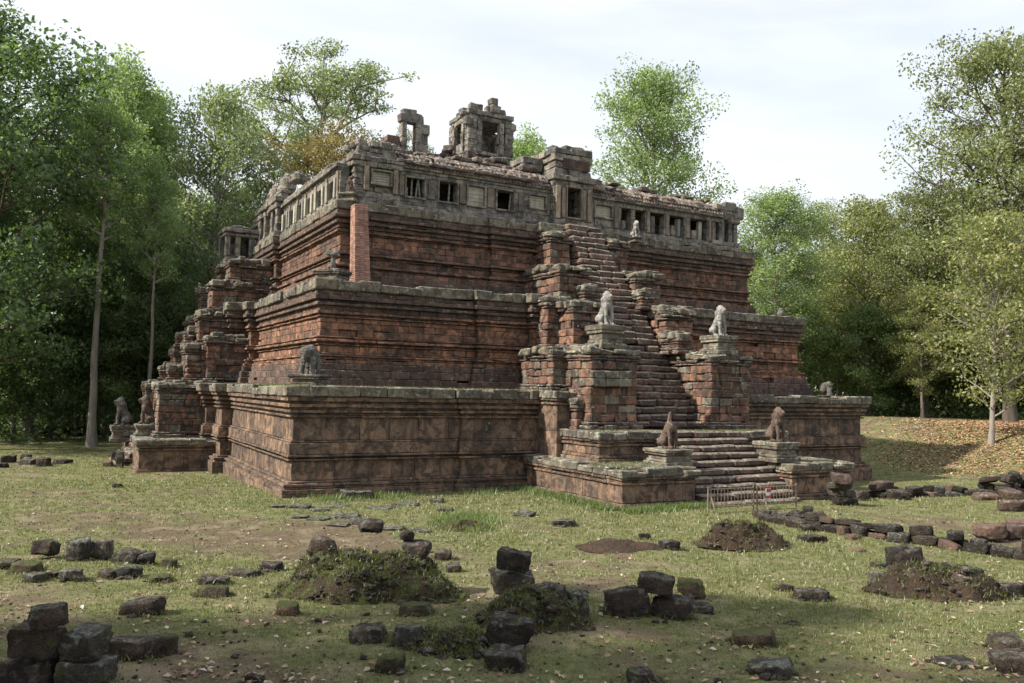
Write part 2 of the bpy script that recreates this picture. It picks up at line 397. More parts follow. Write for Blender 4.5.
def terrace(pts, z0, prof, ztop, slab, core_in, mats, miss=.02, oj_=.012, ln_b=(.5, 1.05), ch_=.018, wr_=.05):
    B = Blocks(); Cn = Blocks()
    for (a, b, off, mi) in prof:
        course(B, pts, z0+a, z0+b, off, mat=mi, coarse=coarse, miss=miss, oj=oj_, ln=ln_b, ch=ch_, wear=wr_)
    sa, sb, so_ = slab
    course(Cn, pts, z0+sa, z0+sb, so_, ln=(.7, 1.5), depth=1.2, coarse=coarse, oj=.035, jit=.03, ch=.035, miss=.03, wear=.35)
    # solid inside
    q = offset_poly(pts, -core_in); xs = [p[0] for p in q]; ys = [p[1] for p in q]
    x0, x1, y0, y1 = pts[0][0]+core_in, 2*CXF-pts[0][0]-core_in, pts[0][1]+core_in, W-pts[0][1]-core_in
    B.add(((x0+x1)/2, (y0+y1)/2, (z0+ztop)/2-.06), (x1-x0, y1-y0, ztop-z0-.1), jit=0, ch=.005, mat=len(mats)-1, tint=.4)
    o = B.build('terrace', mats, temple); Cn.build('cornice', [M_COR], o)
    return o
T1 = footprint(0, L, 0, W, [(10., .22), (5.8, .5)], [(8.2, .55), (6.2, .5)])
T1P = [(-.6, .12, .02, 0), (.12, .3, .02, 0), (.3, .4, -.12, 0), (.4, .52, -.06, 0), (.52, .62, -.26, 0), (.62, 1.42, -.42, 0), (1.42, 1.5, -.24, 0), (1.5, 1.58, -.42, 0), (1.58, 1.68, -.2, 0),
       (1.68, 2.15, -.26, 0), (2.15, 2.24, -.34, 0), (2.24, 3.18, -.44, 0), (3.18, 3.28, -.3, 0), (3.28, 3.38, -.42, 0), (3.38, 3.5, -.26, 0), (3.5, 3.6, -.34, 0), (3.6, 3.76, -.18, 0), (3.76, 3.86, -.26, 0), (3.86, 4.04, -.08, 0)]
terrace(T1, 0, T1P, 4.5, (4.04, 4.5, .02), .55, [M_LOW, M_DARK], miss=.004, oj_=.008, ln_b=(.8, 1.9), ch_=.012, wr_=0)
T2 = footprint(2., L-2., 3.3, W-2.2, [(7.6, .3), (4.8, .55)], [(5.6, .45), (4.4, .9)])
T2P = [(-.05, .36, .32, 1), (.36, .72, .24, 1), (.72, 1.02, .12, 1), (1.02, 1.2, .06, 0), (1.2, 1.32, -.06, 0), (1.32, 1.42, .02, 0), (1.42, 1.52, -.18, 0), (1.52, 1.85, -.3, 0), (1.85, 1.92, -.2, 0), (1.92, 2.0, -.28, 0), (2.0, 2.12, -.05, 0), (2.12, 2.19, -.2, 0), (2.19, 2.26, -.12, 0),
       (2.26, 2.58, -.3, 0), (2.58, 2.9, -.31, 0), (2.9, 3.12, -.3, 0), (3.12, 3.2, -.18, 0), (3.2, 3.28, -.28, 0), (3.28, 3.42, -.12, 0), (3.42, 3.66, -.22, 1), (3.66, 3.8, -.04, 1), (3.8, 3.92, -.16, 1), (3.92, 4.12, .04, 1), (4.12, 4.36, -.06, 1)]
terrace(T2, 4.5, T2P, 9.3, (4.36, 4.86, .08), .6, [M_MID, M_DARK, M_DARK], miss=.012)
T3 = footprint(3.62, L-3.62, 6.04, W-3.6, [(5.5, .2), (2.6, .45)], [(4.6, .35)])
T3P = [(-.05, .36, .2, 1), (.36, .7, .1, 1), (.7, .9, 0, 0), (.9, 1.02, -.14, 0), (1.02, 1.14, .02, 0), (1.14, 1.24, -.18, 0), (1.24, 1.5, -.28, 0), (1.5, 1.57, -.18, 0), (1.57, 1.63, -.26, 0), (1.63, 1.75, -.06, 0), (1.75, 1.82, -.2, 0), (1.82, 2.1, -.28, 0), (2.1, 2.42, -.28, 0), (2.42, 2.67, -.28, 0), (2.67, 2.75, -.2, 0),
       (2.75, 2.87, -.08, 0), (2.87, 2.98, -.24, 0), (2.98, 3.18, -.16, 1), (3.18, 3.34, .0, 1), (3.34, 3.46, -.12, 1), (3.46, 3.62, .08, 1), (3.62, 3.85, -.02, 1)]
terrace(T3, 9.36, T3P, 13.7, (3.85, 4.34, .06), .6, [M_TOP, M_DARK, M_DARK], miss=.018)

def tower_prof(h):
    """moulded profile for a stair flank of height h"""
    b = [(0, .2, .1, 1), (.2, .34, .0, 1)]
    z = .34; top = h-.62; k = max(1, round((top-z)/.37)); dz = (top-z)/k
    for i in range(k): b.append((z+i*dz, z+(i+1)*dz, -.14, 0))
    return b+[(top, top+.12, -.06, 1), (top+.12, top+.28, -.01, 1)]
def flank(B, Cn, x0, x1, y0, y1, z0, z1, mat=0, ruin=.1, prof=None):
    neat = prof is not None
    pts = [(x0, y0), (x1, y0), (x1, y1), (x0, y1)]
    for (a, b, off, mi) in (prof or tower_prof(z1-z0)):
        if neat:
            course(B, pts, z0+a, z0+b, off, ln=(.7, 1.5), depth=.5, mat=0, oj=.014, jit=.012, ch=.018, miss=.01); continue
        course(B, pts, z0+a, z0+b, off, ln=(.45, .9), depth=.5, mat=(0, 2, .22) if mi == 0 else 1, oj=.035, jit=.024, miss=ruin*.7, ch=.035, wear=.25, gone=ruin*(.9 if a > (z1-z0)*.62 else .1))
    if neat: course(Cn, pts, z1-.36, z1, .04, ln=(.7, 1.5), depth=.8, oj=.03, jit=.03, ch=.04, miss=.02, wear=.4)
    else: course(Cn, pts, z1-.34, z1, .0, ln=(.45, 1.0), depth=.7, oj=.10, jit=.06, ch=.07, miss=ruin*2, wear=.7, gone=ruin*1.6)
    B.add(((x0+x1)/2, (y0+y1)/2, (z0+z1)/2-.05), (x1-x0-.5, y1-y0-.5, z1-z0-.08), jit=0, ch=.005, mat=1, tint=.4)
def steps(B, half_at, z0, z1, y0, y1, n, extra=1.2, calm=1.):
    dz = (z1-z0)/n; dy = (y1-y0)/n
    for i in range(n):
        za = z0+i*dz; h = half_at(za+dz*.5); t = -h; yy = y0+i*dy
        while t < h-.01:
            w = random.uniform(.7, 1.5)
            if h-t-w < .5: w = h-t
            s = (random.uniform(-.07, .06)-(.14 if random.random() < .08 else 0))*calm
            B.add((t+w/2, yy-s+extra/2, za+dz/2+random.uniform(-.02, .02)), (w-.02, extra, dz*random.uniform(.86, 1.05)), random.uniform(-.04, .04)*calm, .075, .035*calm, 0, tilt=(random.uniform(-.035, .035)*calm, 0))
            t += w
def stairway(frame, spec):
    st = bpy.data.objects.new('stairway', None); COL.objects.link(st); st.parent = temple
    for s_ in spec['steps']:
        Bs = Blocks(frame); steps(Bs, *s_); Bs.build('step_flight', [M_STEP], st)
    for (half, inner, yf, yb, z0, z1, ruin) in spec['platforms']:
        for sx in (-1, 1):
            B, Cn = Blocks(frame), Blocks(frame)
            h = z1-z0
            pr = [(0, .16, .02, 0), (.16, .3, -.05, 0)]
            body = h-.3-.34-.3; k = max(1, round(body/1.2))
            for i in range(k): pr.append((.3+i*body/k, .3+(i+1)*body/k, -.13, 0))
            pr += [(h-.64, h-.54, -.04, 0), (h-.54, h-.46, -.12, 0), (h-.46, h-.34, -.03, 0)]
            x0, x1 = sorted((sx*inner, sx*half))
            flank(B, Cn, x0, x1, yf, yb, z0, z1, prof=pr, ruin=ruin)
            # paving of the platform top
            yy = yf+.6
            while yy < yb-.2:
                xx = x0+.6
                while xx < x1-.3:
                    w = random.uniform(.6, 1.0); w = min(w, x1-.2-xx)
                    if w > .2: Cn.add((xx+w/2, yy+.3, z1-.14), (w, .62, .25+random.uniform(-.02, .02)), 0, .03, .02)
                    xx += w
                yy += .6
            o = B.build('platform', [M_LOW, M_LOW, M_COR], st); Cn.build('platform_top', [M_COR], st)
    for (half, inner, yf, yb, z0, z1, ruin) in spec['towers']:
        for sx in (-1, 1):
            B, Cn = Blocks(frame), Blocks(frame)
            x0, x1 = sorted((sx*inner, sx*half))
            flank(B, Cn, x0, x1, yf, yb, z0, z1, ruin=ruin)
            xx = x0+.5
            for _ in range(int(9*(x1-x0))):           # loose masonry left on the top
                Cn.add((random.uniform(x0+.25, x1-.25), random.uniform(yf+.5, min(yb, yf+2.6)), z1-.12+random.uniform(-.12, .14)), (random.uniform(.3, .9), random.uniform(.4, .7), .34), random.uniform(-.1, .1), .05, .04)
            B.build('flank_wall', [M_TOP, M_DARK, M_COR], st); Cn.build('flank_capping', [M_COR], st)
    return st
def tiered(levels):
    def f(z):
        for zt, h in levels:
            if z < zt: return h
        return levels[-1][1]
    return f
front_st = stairway((CXF, 0, 0), dict(
    steps=[(lambda z: 2.55, -.15, 2.8, -8.2, -4.3, 10, 1.6, .45), (tiered([(6.5, 2.3), (9.05, 1.75), (11.1, 1.4), (99, 1.15)]), 2.8, 13.72, -2.1, 5.2, 32, 1.5)],
    platforms=[(5.85, 2.5, -1.72, 0.3, 0., 4.49, .05), (6.5, 2.6, -7.6, 0, -.1, 1.55, .05), (5.5, 2.4, -4.6, -1., 1.5, 2.8, .08)],
    towers=[(5.25, 3.4, -2.4, -.9, 1.55, 4.2, .12), (4.9, 2.1, -3.0, 2.0, 2.8, 6.5, .08), (5.55, 4.2, -.8, 2.5, 4.45, 6.5, .08), (3.9, 1.8, .1, 4, 6.45, 8.9, .16), (4.5, 3.2, 1.5, 4, 6.45, 9.2, .1), (2.6, 1.7, -1.0, .6, 6.45, 7.6, .25),
            (3.4, 1.4, 2.2, 6.5, 8.85, 11.0, .2), (2.3, 1.3, 1.5, 2.8, 8.85, 9.9, .3), (2.7, 1.15, 4.3, 6.6, 10.95, 13.1, .24)]))
left_st = stairway((0, CYL, -PI/2), dict(
    steps=[(lambda z: 2.3, -.55, 1.4, -5.0, -2.8, 6, 1.4), (tiered([(4.4, 2.0), (6.6, 1.6), (8.9, 1.35), (99, 1.1)]), 1.4, 12.3, -2.5, 1.9, 32, 1.4)],
    platforms=[(6.4, 2.35, -4.15, 0, -.5, 1.42, .05)],
    towers=[(5.0, 2.0, -3.15, 0., 1.4, 4.5, .06), (4.0, 1.6, -1.65, 3, 4.45, 6.75, .14), (4.4, 3.4, -.6, 3, 4.45, 7.3, .14), (2.6, 1.7, -2.4, -1., 4.45, 5.6, .25), (3.4, 1.35, -.95, 3.5, 6.7, 8.8, .18), (2.4, 1.4, -1.5, 0, 6.7, 7.7, .3), (3.0, 1.1, -.25, 4.2, 8.75, 10.7, .2), (2.5, .9, .8, 4.2, 10.65, 12.25, .24)]))

# niche in the stair flank: dark recess with grey lintel blocks (front left tower)
Bn = Blocks()
for z, m_ in ((4.9, 2), (5.25, 2)):
    for i in range(3): Bn.add((12.95+i*.72, -3.06, z), (.7, .3, .34), 0, .03, .02, 0)
Bn.build('lintel', [M_COR], front_st)
# brick buttress propping the corner of the top tier
Bb = Blocks(); 
zc = 9.3
while zc < 13.28:
    f_ = (zc-9.3)/4.; cx_, cy_ = 4.55, lerp(4.95, 5.45, f_); hw, hd = lerp(.39, .33, f_), lerp(.42, .32, f_)
    course(Bb, [(cx_-hw, cy_-hd), (cx_+hw, cy_-hd), (cx_+hw, cy_+hd), (cx_-hw, cy_+hd)], zc, zc+.088, 0, ln=(.2, .26), depth=.12, oj=.006, jit=.004, ch=.006)
    Bb.add((cx_, cy_, zc+.045), (hw*2-.1, hd*2-.1, .092), jit=0, ch=.002, tint=.1); zc += .092
me = None
ob = Bb.build('brick_buttress', [M_BRICK], temple); tag(ob, 'clean new red brick prop under the corner of the top tier')

# ------------------------------------------------------------------ gallery on the top terrace
gal = thing('gallery', 'narrow grey sandstone gallery with windows and doorway around the temple top', 'gallery', (0, 0, 0))
Z0 = 13.72
def wall_run(frame, u0, u1, v, openings, ztop, thick=.5, mat=M_GAL, name='wall', zb=Z0, out=-1):
    """wall along local x at local y=v (outer face), openings = (a, b, z0, z1)"""
    B = Blocks(frame); ops = sorted(openings)
    zs = min([o_[2] for o_ in ops]+[14.4]); zl = max([o_[3] for o_ in ops]+[15.4])
    def strip(a, b, za, zc, off=0., ln=(.6, 1.3), mi=0):
        t = a
        while t < b-.01:
            w = random.uniform(*ln)
            if b-t-w < .35: w = b-t
            B.add((t+w/2, v+thick/2-off/2, (za+zc)/2), (w-.01, thick+off, zc-za-.008), 0, .022, .014, mi); t += w
    strip(u0, u1, zb, zb+.22, .14); strip(u0, u1, zb+.22, zb+.4, .07); strip(u0, u1, zb+.4, zs, 0.)
    cur = u0
    for (a, b, za, zc) in ops+[(u1, u1, 0, 0)]:
        if a-cur > .05:
            k = 3; dz = (zl-zs)/k
            for i in range(k): strip(cur, a, zs+i*dz, zs+(i+1)*dz, 0., (.9, 1.6), 0)
            if a-cur > .35:     # pilaster
                B.add(((cur+a)/2, v-.03, (zs+zl)/2), (min(.36, (a-cur)*.55), .1, zl-zs), 0, .02, .01, 1)
        if b > a:
            if za > zs+.05: strip(a, b, zs, za)
            if zc < zl-.05: strip(a, b, zc, zl)
        cur = b
    strip(u0, u1, zl, zl+.24, .04); strip(u0, u1, zl+.24, ztop-.2, .1); strip(u0, u1, ztop-.2, ztop, .22, (.8, 1.5))
    return B.build(name, [mat, M_GALW], gal)
def win_frame(frame, a, b, za, zc, v, kind, parent=gal):
    B = Blocks(frame); t = .09
    for (c, s) in (((a-t/2, v-.02, (za+zc)/2), (t, .2, zc-za+2*t)), ((b+t/2, v-.02, (za+zc)/2), (t, .2, zc-za+2*t)), (((a+b)/2, v-.02, za-t/2), (b-a, .22, t)), (((a+b)/2, v-.02, zc+t/2), (b-a, .2, t))):
        B.add(c, s, 0, .012, .006, 0)
    w = B.build('window', [M_GALW if kind == 'door' else M_GAL], parent)
    if kind == 'blind':
        P = Blocks(frame); P.add(((a+b)/2, v+.18, (za+zc)/2), (b-a+.02, .16, zc-za+.02), 0, .01, .006, 0, .8)
        for i in range(5): P.add(((a+b)/2, v+.1-.004*(i % 2), za+(i+.5)*(zc-za)/5), (b-a-.03, .05, (zc-za)/5-.025), 0, .012, .005, 0, .75)
        P.build('blind_panel', [M_PALE], w)
    if kind == 'bars':
        S = Soup(); n = 4
        for i in range(n):
            x = a+(i+.5)*(b-a)/n
            if random.random() < .2: continue
            hh = zc if random.random() < .6 else za+(zc-za)*.5
            zz = np.linspace(za, hh, 13); rad = [.045 if j % 3 else .068 for j in range(13)]
            lean = random.uniform(-.12, .12)
            pts = [(x+lean*(z_-za), v+.2, z_) for z_ in zz]
            if frame:
                ca, sa = math.cos(frame[2]), math.sin(frame[2]); pts = [(frame[0]+ca*p[0]-sa*p[1], frame[1]+sa*p[0]+ca*p[1], p[2]) for p in pts]
            S.add(*tube_np(pts, rad, 8))
        if S.n: S.build('baluster', [M_PALE], w)
    return w
GY = 6.6
w1 = [(7.4, 8.4, 14.4, 15.4), (9.25, 10.3, 14.4, 15.45), (10.95, 11.95, 14.4, 15.45), (12.72, 13.74, 14.4, 15.45), (14.78, 15.82, 14.75, 15.45)]
k1 = ['bars', 'bars', 'blind', 'bars', 'blind']
wall_run(None, 6.9, 16.2, GY, w1, 16.05)
for o_, kd in zip(w1, k1): win_frame(None, *o_, GY, kd)
w2 = [(19.22, 20.4, 14.75, 15.45), (21.15, 21.85, 14.25, 15.5), (22.2, 22.95, 14.3, 15.5), (23.35, 24.4, 14.2, 15.5), (24.85, 26.0, 14.25, 15.5), (26.5, 27.9, 14.2, 15.5), (28.25, 28.9, 14.3, 15.5)]
wall_run(None, 18.65, 29.2, GY, w2, 16.0)
win_frame(None, *w2[0], GY, 'blind')
for x_, h_, w_ in ((21.5, .55, .3), (23.7, 1.1, .34), (25.3, .7, .4), (25.75, 1.15, .24), (27.0, .6, .45), (27.5, 1.2, .28)):
    Bq = Blocks(); Bq.add((x_, GY+.35, 14.25+h_/2), (w_, .3, h_), random.uniform(-.2, .2), .05, .03, 0); Bq.build('broken_pillar', [M_PALE if w_ < .3 else M_GAL], gal)
# pavilion
B = Blocks()
def box_courses(B, x0, x1, y0, y1, z0, z1, n, off=(), ln=(.5, .9), wear=0, mat=0, depth=.5):
    dz = (z1-z0)/n
    for i in range(n):
        course(B, [(x0, y0), (x1, y0), (x1, y1), (x0, y1)], z0+i*dz, z0+(i+1)*dz, off[i] if i < len(off) else 0, ln=ln, depth=depth, mat=mat, oj=.03, jit=.03, ch=.03, wear=wear, miss=.06)
    B.add(((x0+x1)/2, (y0+y1)/2, (z0+z1)/2-.06), (x1-x0-.4, y1-y0-.4, z1-z0-.1), jit=0, mat=mat, tint=.2)
box_courses(B, 4.55, 7.0, 6.45, 9.2, Z0, 14.35, 2, (.14, .04))
box_courses(B, 4.6, 6.95, 6.5, 9.1, 14.35, 15.6, 4)
box_courses(B, 4.55, 7.0, 6.45, 9.2, 15.6, 16.15, 2, (.12, .2))
box_courses(B, 4.75, 6.9, 6.65, 8.9, 16.15, 16.8, 2, (0, -.1), wear=.6)
for _ in range(14): B.add((random.uniform(4.9, 6.8), random.uniform(6.8, 8.6), 16.8+random.uniform(0, .2)), (random.uniform(.3, .7), random.uniform(.3, .6), .35), random.uniform(0, 1), .05, .05)
pav = B.build('corner_pavilion', [M_GAL], gal)
win_frame(None, 5.5, 6.45, 14.8, 15.42, 6.38, 'blind')
for xx in (5.2, 6.75): 
    Bq = Blocks(); Bq.add((xx, 6.42, 15.0), (.26, .16, 1.25), 0, .02, .01, 0); Bq.build('pilaster', [M_GALW], pav)
# left run of the gallery (faces -x); local x = CYL - world y, local y = world x
FL = (0, CYL, -PI/2)
lw = []
for (a, b) in ((7.6, 8.75), (9.8, 10.9), (12., 13.), (13.9, 14.9), (15.7, 16.7), (17.5, 18.3), (26, 27), (28, 29), (30, 31), (32, 33)): lw.append((CYL-b, CYL-a, 14.05, 15.05))
wall_run(FL, CYL-38.5, CYL-9.2+2.2, 4.0, lw, 15.75, mat=M_GAL, name='wall')
for o_ in lw:
    for x in (o_[0]-.14, o_[1]+.14):
        Bl = Blocks(FL); Bl.add((x, 3.93, 14.55), (.24, .2, 1.06), 0, .02, .015, 0); Bl.build('window_jamb', [M_PALE], gal)
# inner walls, and the far sides (simple runs)
B = Blocks()
for (x0, x1, y0, y1) in ((7., 30., 8.9, 9.3), (6.3, 6.7, 9., 36.), (29.6, 30., 7., 37.), (5., 30., 36.9, 37.4), (5., 30., 35., 35.4)):
    box_courses(B, x0, x1, y0, y1, Z0, 16.5, 5, ln=(1., 1.8), depth=.3)
B.build('inner_wall', [M_GAL], gal)
# vaulted roof with moulded ribs, partly fallen
def vault(frame, u0, u1, v0, v1, z0, z1, gaps, name, mat=M_ROOF):
    B = Blocks(frame); n = 7
    prof = [(v0+(v1-v0)*(1-math.cos(a*PI/2/n)), z0+(z1-z0)*math.sin(a*PI/2/n)) for a in range(n+1)]
    for i in range(n):
        (ya, za), (yb, zb) = prof[i], prof[i+1]; sl = math.atan2(zb-za, yb-ya); l = math.hypot(zb-za, yb-ya)
        u = u0
        while u < u1:
            w = .21
            gone = any(a < u < b and i >= g for a, b, g in gaps) or random.random() < .06
            if not gone:
                B.add((u+w/2, (ya+yb)/2, (za+zb)/2-.06+random.uniform(-.02, .02)), (w*.86, l*1.08, .2), 0, .05, .018, 0, tilt=(0, sl))
            u += w
        B.add(((u0+u1)/2, (ya+yb)/2+.22, (za+zb)/2-.22), (u1-u0, l*1.15, .16), jit=0, mat=0, tint=.1, tilt=(0, sl))
    return B.build(name, [mat], gal)
vault(None, 7.0, 16.1, 6.5, 9.2, 15.98, 17.2, [(7., 8.4, 3), (14.2, 16.2, 4)], 'roof')
vault(None, 18.8, 29.2, 6.5, 9.2, 15.95, 17.15, [(19, 20, 4), (28, 29.4, 3), (25, 26, 5)], 'roof')
vault(FL, CYL-19, CYL-9.1, 3.95, 5.4, 15.72, 16.5, [], 'roof', M_GAL)
vault(FL, CYL-38, CYL-24.5, 3.95, 5.4, 15.72, 16.4, [], 'roof', M_GAL)
B = Blocks()
for _ in range(90):
    x = random.uniform(7, 29); 
    if 16 < x < 18.9: continue
    B.add((x, random.uniform(7.6, 8.8), 17.1+random.uniform(-.15, .15)), (random.uniform(.3, .9), random.uniform(.3, .6), random.uniform(.15, .32)), random.uniform(-.3, .3), .05, .04)
for i in range(9): B.add((7.2+i*.9, 6.45, 16.16+random.uniform(-.03, .03)), (.86, .5, .2), 0, .04, .03)
for _ in range(70):
    x = random.uniform(7, 30); 
    if 16 < x < 18.9: continue
    B.add((x, random.uniform(6.5, 7.3), 16.2+random.uniform(-.1, .28)), (random.uniform(.25, .8), random.uniform(.3, .5), random.uniform(.15, .35)), random.uniform(-.3, .3), .06, .05)
for _ in range(40):
    y = random.uniform(9, 37); B.add((random.uniform(4.1, 4.8), y, 15.95+random.uniform(-.1, .3)), (random.uniform(.25, .6), random.uniform(.3, .8), random.uniform(.15, .35)), random.uniform(-.3, .3), .06, .05)
tag(B.build('roof_rubble', [M_ROOF], gal), kind='stuff')
# entrance porch with doorway
B = Blocks()
for (x0, x1) in ((16.15, 16.92), (17.95, 18.72)): box_courses(B, x0, x1, 6.15, 7.6, Z0, 16.12, 5, (.1, .03), ln=(.7, 1), depth=.3)
box_courses(B, 16.1, 18.77, 6.15, 9.3, 16.12, 16.78, 2, (0, .14), ln=(.8, 1.3))
box_courses(B, 16.2, 18.68, 6.2, 9.4, 16.78, 18.42, 4, (.0, -.04, .02, .02), ln=(.7, 1.2), wear=.35, depth=.8)
box_courses(B, 14.9, 16.2, 7.6, 9.2, 16.8, 17.95, 3, wear=.5)
B.add((17.4, 6.4, 14.02), (1.1, .6, .6), 0, .02, .01)
B.add((17.43, 9.1, 15.), (1.6, .3, 2.6), 0, .02, .01, 1, 0.)  # dark back panel added so the doorway reads black
for x_ in (16.5, 18.36): B.add((x_, 8.3, 14.95), (.6, 1.6, 2.45), 0, .02, .01, 1, 0.)  # dark side walls added to keep gallery light out of the doorway
for _ in range(12): B.add((random.uniform(16.4, 18.5), random.uniform(6.5, 9), 18.45), (random.uniform(.4, .8), .5, .3), random.uniform(-.2, .2), .05, .04)
porch = B.build('porch', [M_GAL, M_DARK], gal)
win_frame(None, 16.97, 17.9, 14.36, 16.06, 6.1, 'door').name = 'doorway'
for x, w_, h_ in ((16.35, .3, 1.9), (18.5, .3, 1.9), (16.72, .24, 1.7), (18.14, .24, 1.7)):
    Bp = Blocks(); Bp.add((x, 6.07, 15.15), (w_, .14, h_), 0, .03, .01, 0); Bp.build('colonette', [M_GALW], porch)
Bp = Blocks(); Bp.add((17.6, 6.17, 17.45), (1.75, .12, .62), 0, .02, .01, 0, .1); Bp.build('tympanum', [M_DARK], porch)
# ruined right end of the gallery
B = Blocks()
for x in (28.5, 29.2, 29.9, 30.35): B.add((x, 6.85, 14.9), (.32, .4, 1.6), random.uniform(-.1, .1), .03, .02, 0)
for (x, z, w, h) in ((29.2, 16.0, 1.5, .55), (30.1, 15.9, 1.1, .7), (29.8, 16.55, 1.0, .7), (30.7, 16.3, .7, .8), (28.9, 16.5, .9, .4)): B.add((x, 6.95, z), (w, 1.0, h), random.uniform(-.2, .2), .1, .06, 0)
box_courses(B, 28.2, 30.6, 6.5, 9.3, Z0, 14.3, 2)
box_courses(B, 28.6, 30.3, 7.5, 9.3, 14.3, 16.4, 5, wear=.4)
B.build('collapsed_end', [M_GAL], gal)
# pavilion over the left stair head and the small porch farther out
B = Blocks()
box_courses(B, 3.55, 5.6, 18.9, 24.3, Z0, 14.1, 1, (.1,)); 
for (y0, y1) in ((18.9, 19.5), (20.3, 20.7), (22.3, 22.7), (23.7, 24.3)): box_courses(B, 3.6, 4.2, y0, y1, 14.1, 15.6, 3, depth=.25, ln=(.5, .9))
box_courses(B, 3.5, 5.5, 18.8, 24.4, 15.6, 16.3, 2, (.0, .1))
box_courses(B, 3.8, 5.3, 19.1, 24., 16.3, 16.9, 2, wear=.6)
for (y, s) in ((19.6, .9), (20.6, .6), (22.6, .8), (23.6, .7), (17.6, .5), (16.8, .45)):
    B.add((4.4, y, 16.95+s*.35), (.8, .8, s), random.uniform(0, 1), .15, .06); B.add((4.4, y, 17.0+s*.8), (.55, .55, s*.6), random.uniform(0, 1), .14, .05)
B.build('side_pavilion', [M_GAL], gal)
B = Blocks()
box_courses(B, 1.5, 3.5, 24.2, 26.2, 12.2, 13.0, 2, (.08, .0), wear=.3)
for (x, y) in ((1.65, 24.4), (2.3, 24.4), (3.2, 24.4), (1.65, 25.9), (3.2, 25.9)): B.add((x, y, 13.75), (.34, .4, 1.5), 0, .05, .03, 0)
box_courses(B, 1.4, 3.6, 24.1, 26.3, 14.4, 14.95, 2, (0, .08), wear=.6)
for _ in range(7): B.add((random.uniform(1.7, 3.3), random.uniform(24.4, 26), 15.05), (.6, .5, .4), random.uniform(0, 1), .12, .08, 0)
B.add((2.2, 25.6, 13.7), (1.8, .3, 1.5), 0, .02, .01, 0, 0.)
B.build('side_porch', [M_GAL, M_PALE], gal)
# laterite core inside the gallery with heaps of fallen blocks
B = Blocks()
box_courses(B, 9.2, 20., 12.5, 30., Z0, 17.6, 10, ln=(.8, 1.4))
box_courses(B, 14.6, 20.2, 15.2, 22., 17.6, 18.6, 3, ln=(.7, 1.2), wear=.3)
box_courses(B, 15.3, 19.6, 15.6, 21., 18.6, 19.4, 2, ln=(.7, 1.2), wear=.3)
for _ in range(150):
    x, y = random.uniform(9.4, 14.5), random.uniform(12.8, 16.5)
    B.add((x, y, 17.6+random.uniform(0, 1.1)*math.exp(-((x-11.5)/2.4)**2)), (random.uniform(.4, 1.1), random.uniform(.4, .8), random.uniform(.3, .5)), random.uniform(-.4, .4), .05, .04)
for _ in range(40):
    B.add((random.uniform(14.4, 20), random.uniform(14.6, 15.8), 18.2+random.uniform(-.4, .4)), (random.uniform(.4, .9), random.uniform(.4, .7), .35), random.uniform(-.4, .4), .05, .04)
for _ in range(110):
    x, y = random.uniform(12.8, 20.6), random.uniform(14.3, 16.0); top = 19.6*math.exp(-((x-17)/9)**2)
    B.add((x, y, random.uniform(17.8, top+.1)), (random.uniform(.35, 1.0), random.uniform(.4, .8), random.uniform(.25, .45)), random.uniform(-.5, .5), .06, .05)
for _ in range(60):
    x = random.uniform(8.4, 14.5); B.add((x, random.uniform(11.4, 13.2), 17.5+random.uniform(0, 1.5)*math.exp(-((x-12.4)/2.)**2)), (random.uniform(.35, 1.0), random.uniform(.4, .8), random.uniform(.25, .45)), random.uniform(-.5, .5), .06, .05)
core = B.build('masonry_core', [M_ROOF], gal)
B = Blocks()
box_courses(B, 8.3, 9.1, 12.2, 13.4, 17.0, 19.3, 6, ln=(.6, .9)); B.build('wall_stub', [M_DARK], gal)
# free standing door frame fragment
fr = thing('ruined_doorframe', 'free standing grey stone door frame left of the summit tower', 'door frame', (10.1, 12.6, 17.4))
def part_at(B, name, mats, parent):
    o = B.build(name, mats, parent); o.data.transform(Matrix.Translation(-Vector(parent.location))); return o
B = Blocks()
box_courses(B, 9.3, 9.6, 12.4, 12.9, 17.4, 20.4, 3, ln=(.5, .8), depth=.2); part_at(B, 'jamb', [M_GAL], fr)
B = Blocks(); box_courses(B, 10.15, 10.55, 12.3, 13., 17.4, 20.9, 4, ln=(.5, .8), depth=.25); box_courses(B, 10.55, 10.95, 12.4, 12.9, 17.4, 20.3, 5, (0, 0, 0, 0, .1), ln=(.5, .8), depth=.15); part_at(B, 'jamb', [M_GAL], fr)
B = Blocks(); B.add((9.9, 12.6, 20.55), (1.5, .6, .5), 0, .04, .03); B.add((9.75, 12.6, 20.95), (.9, .5, .35), 0, .05, .03); part_at(B, 'lintel', [M_GAL], fr)

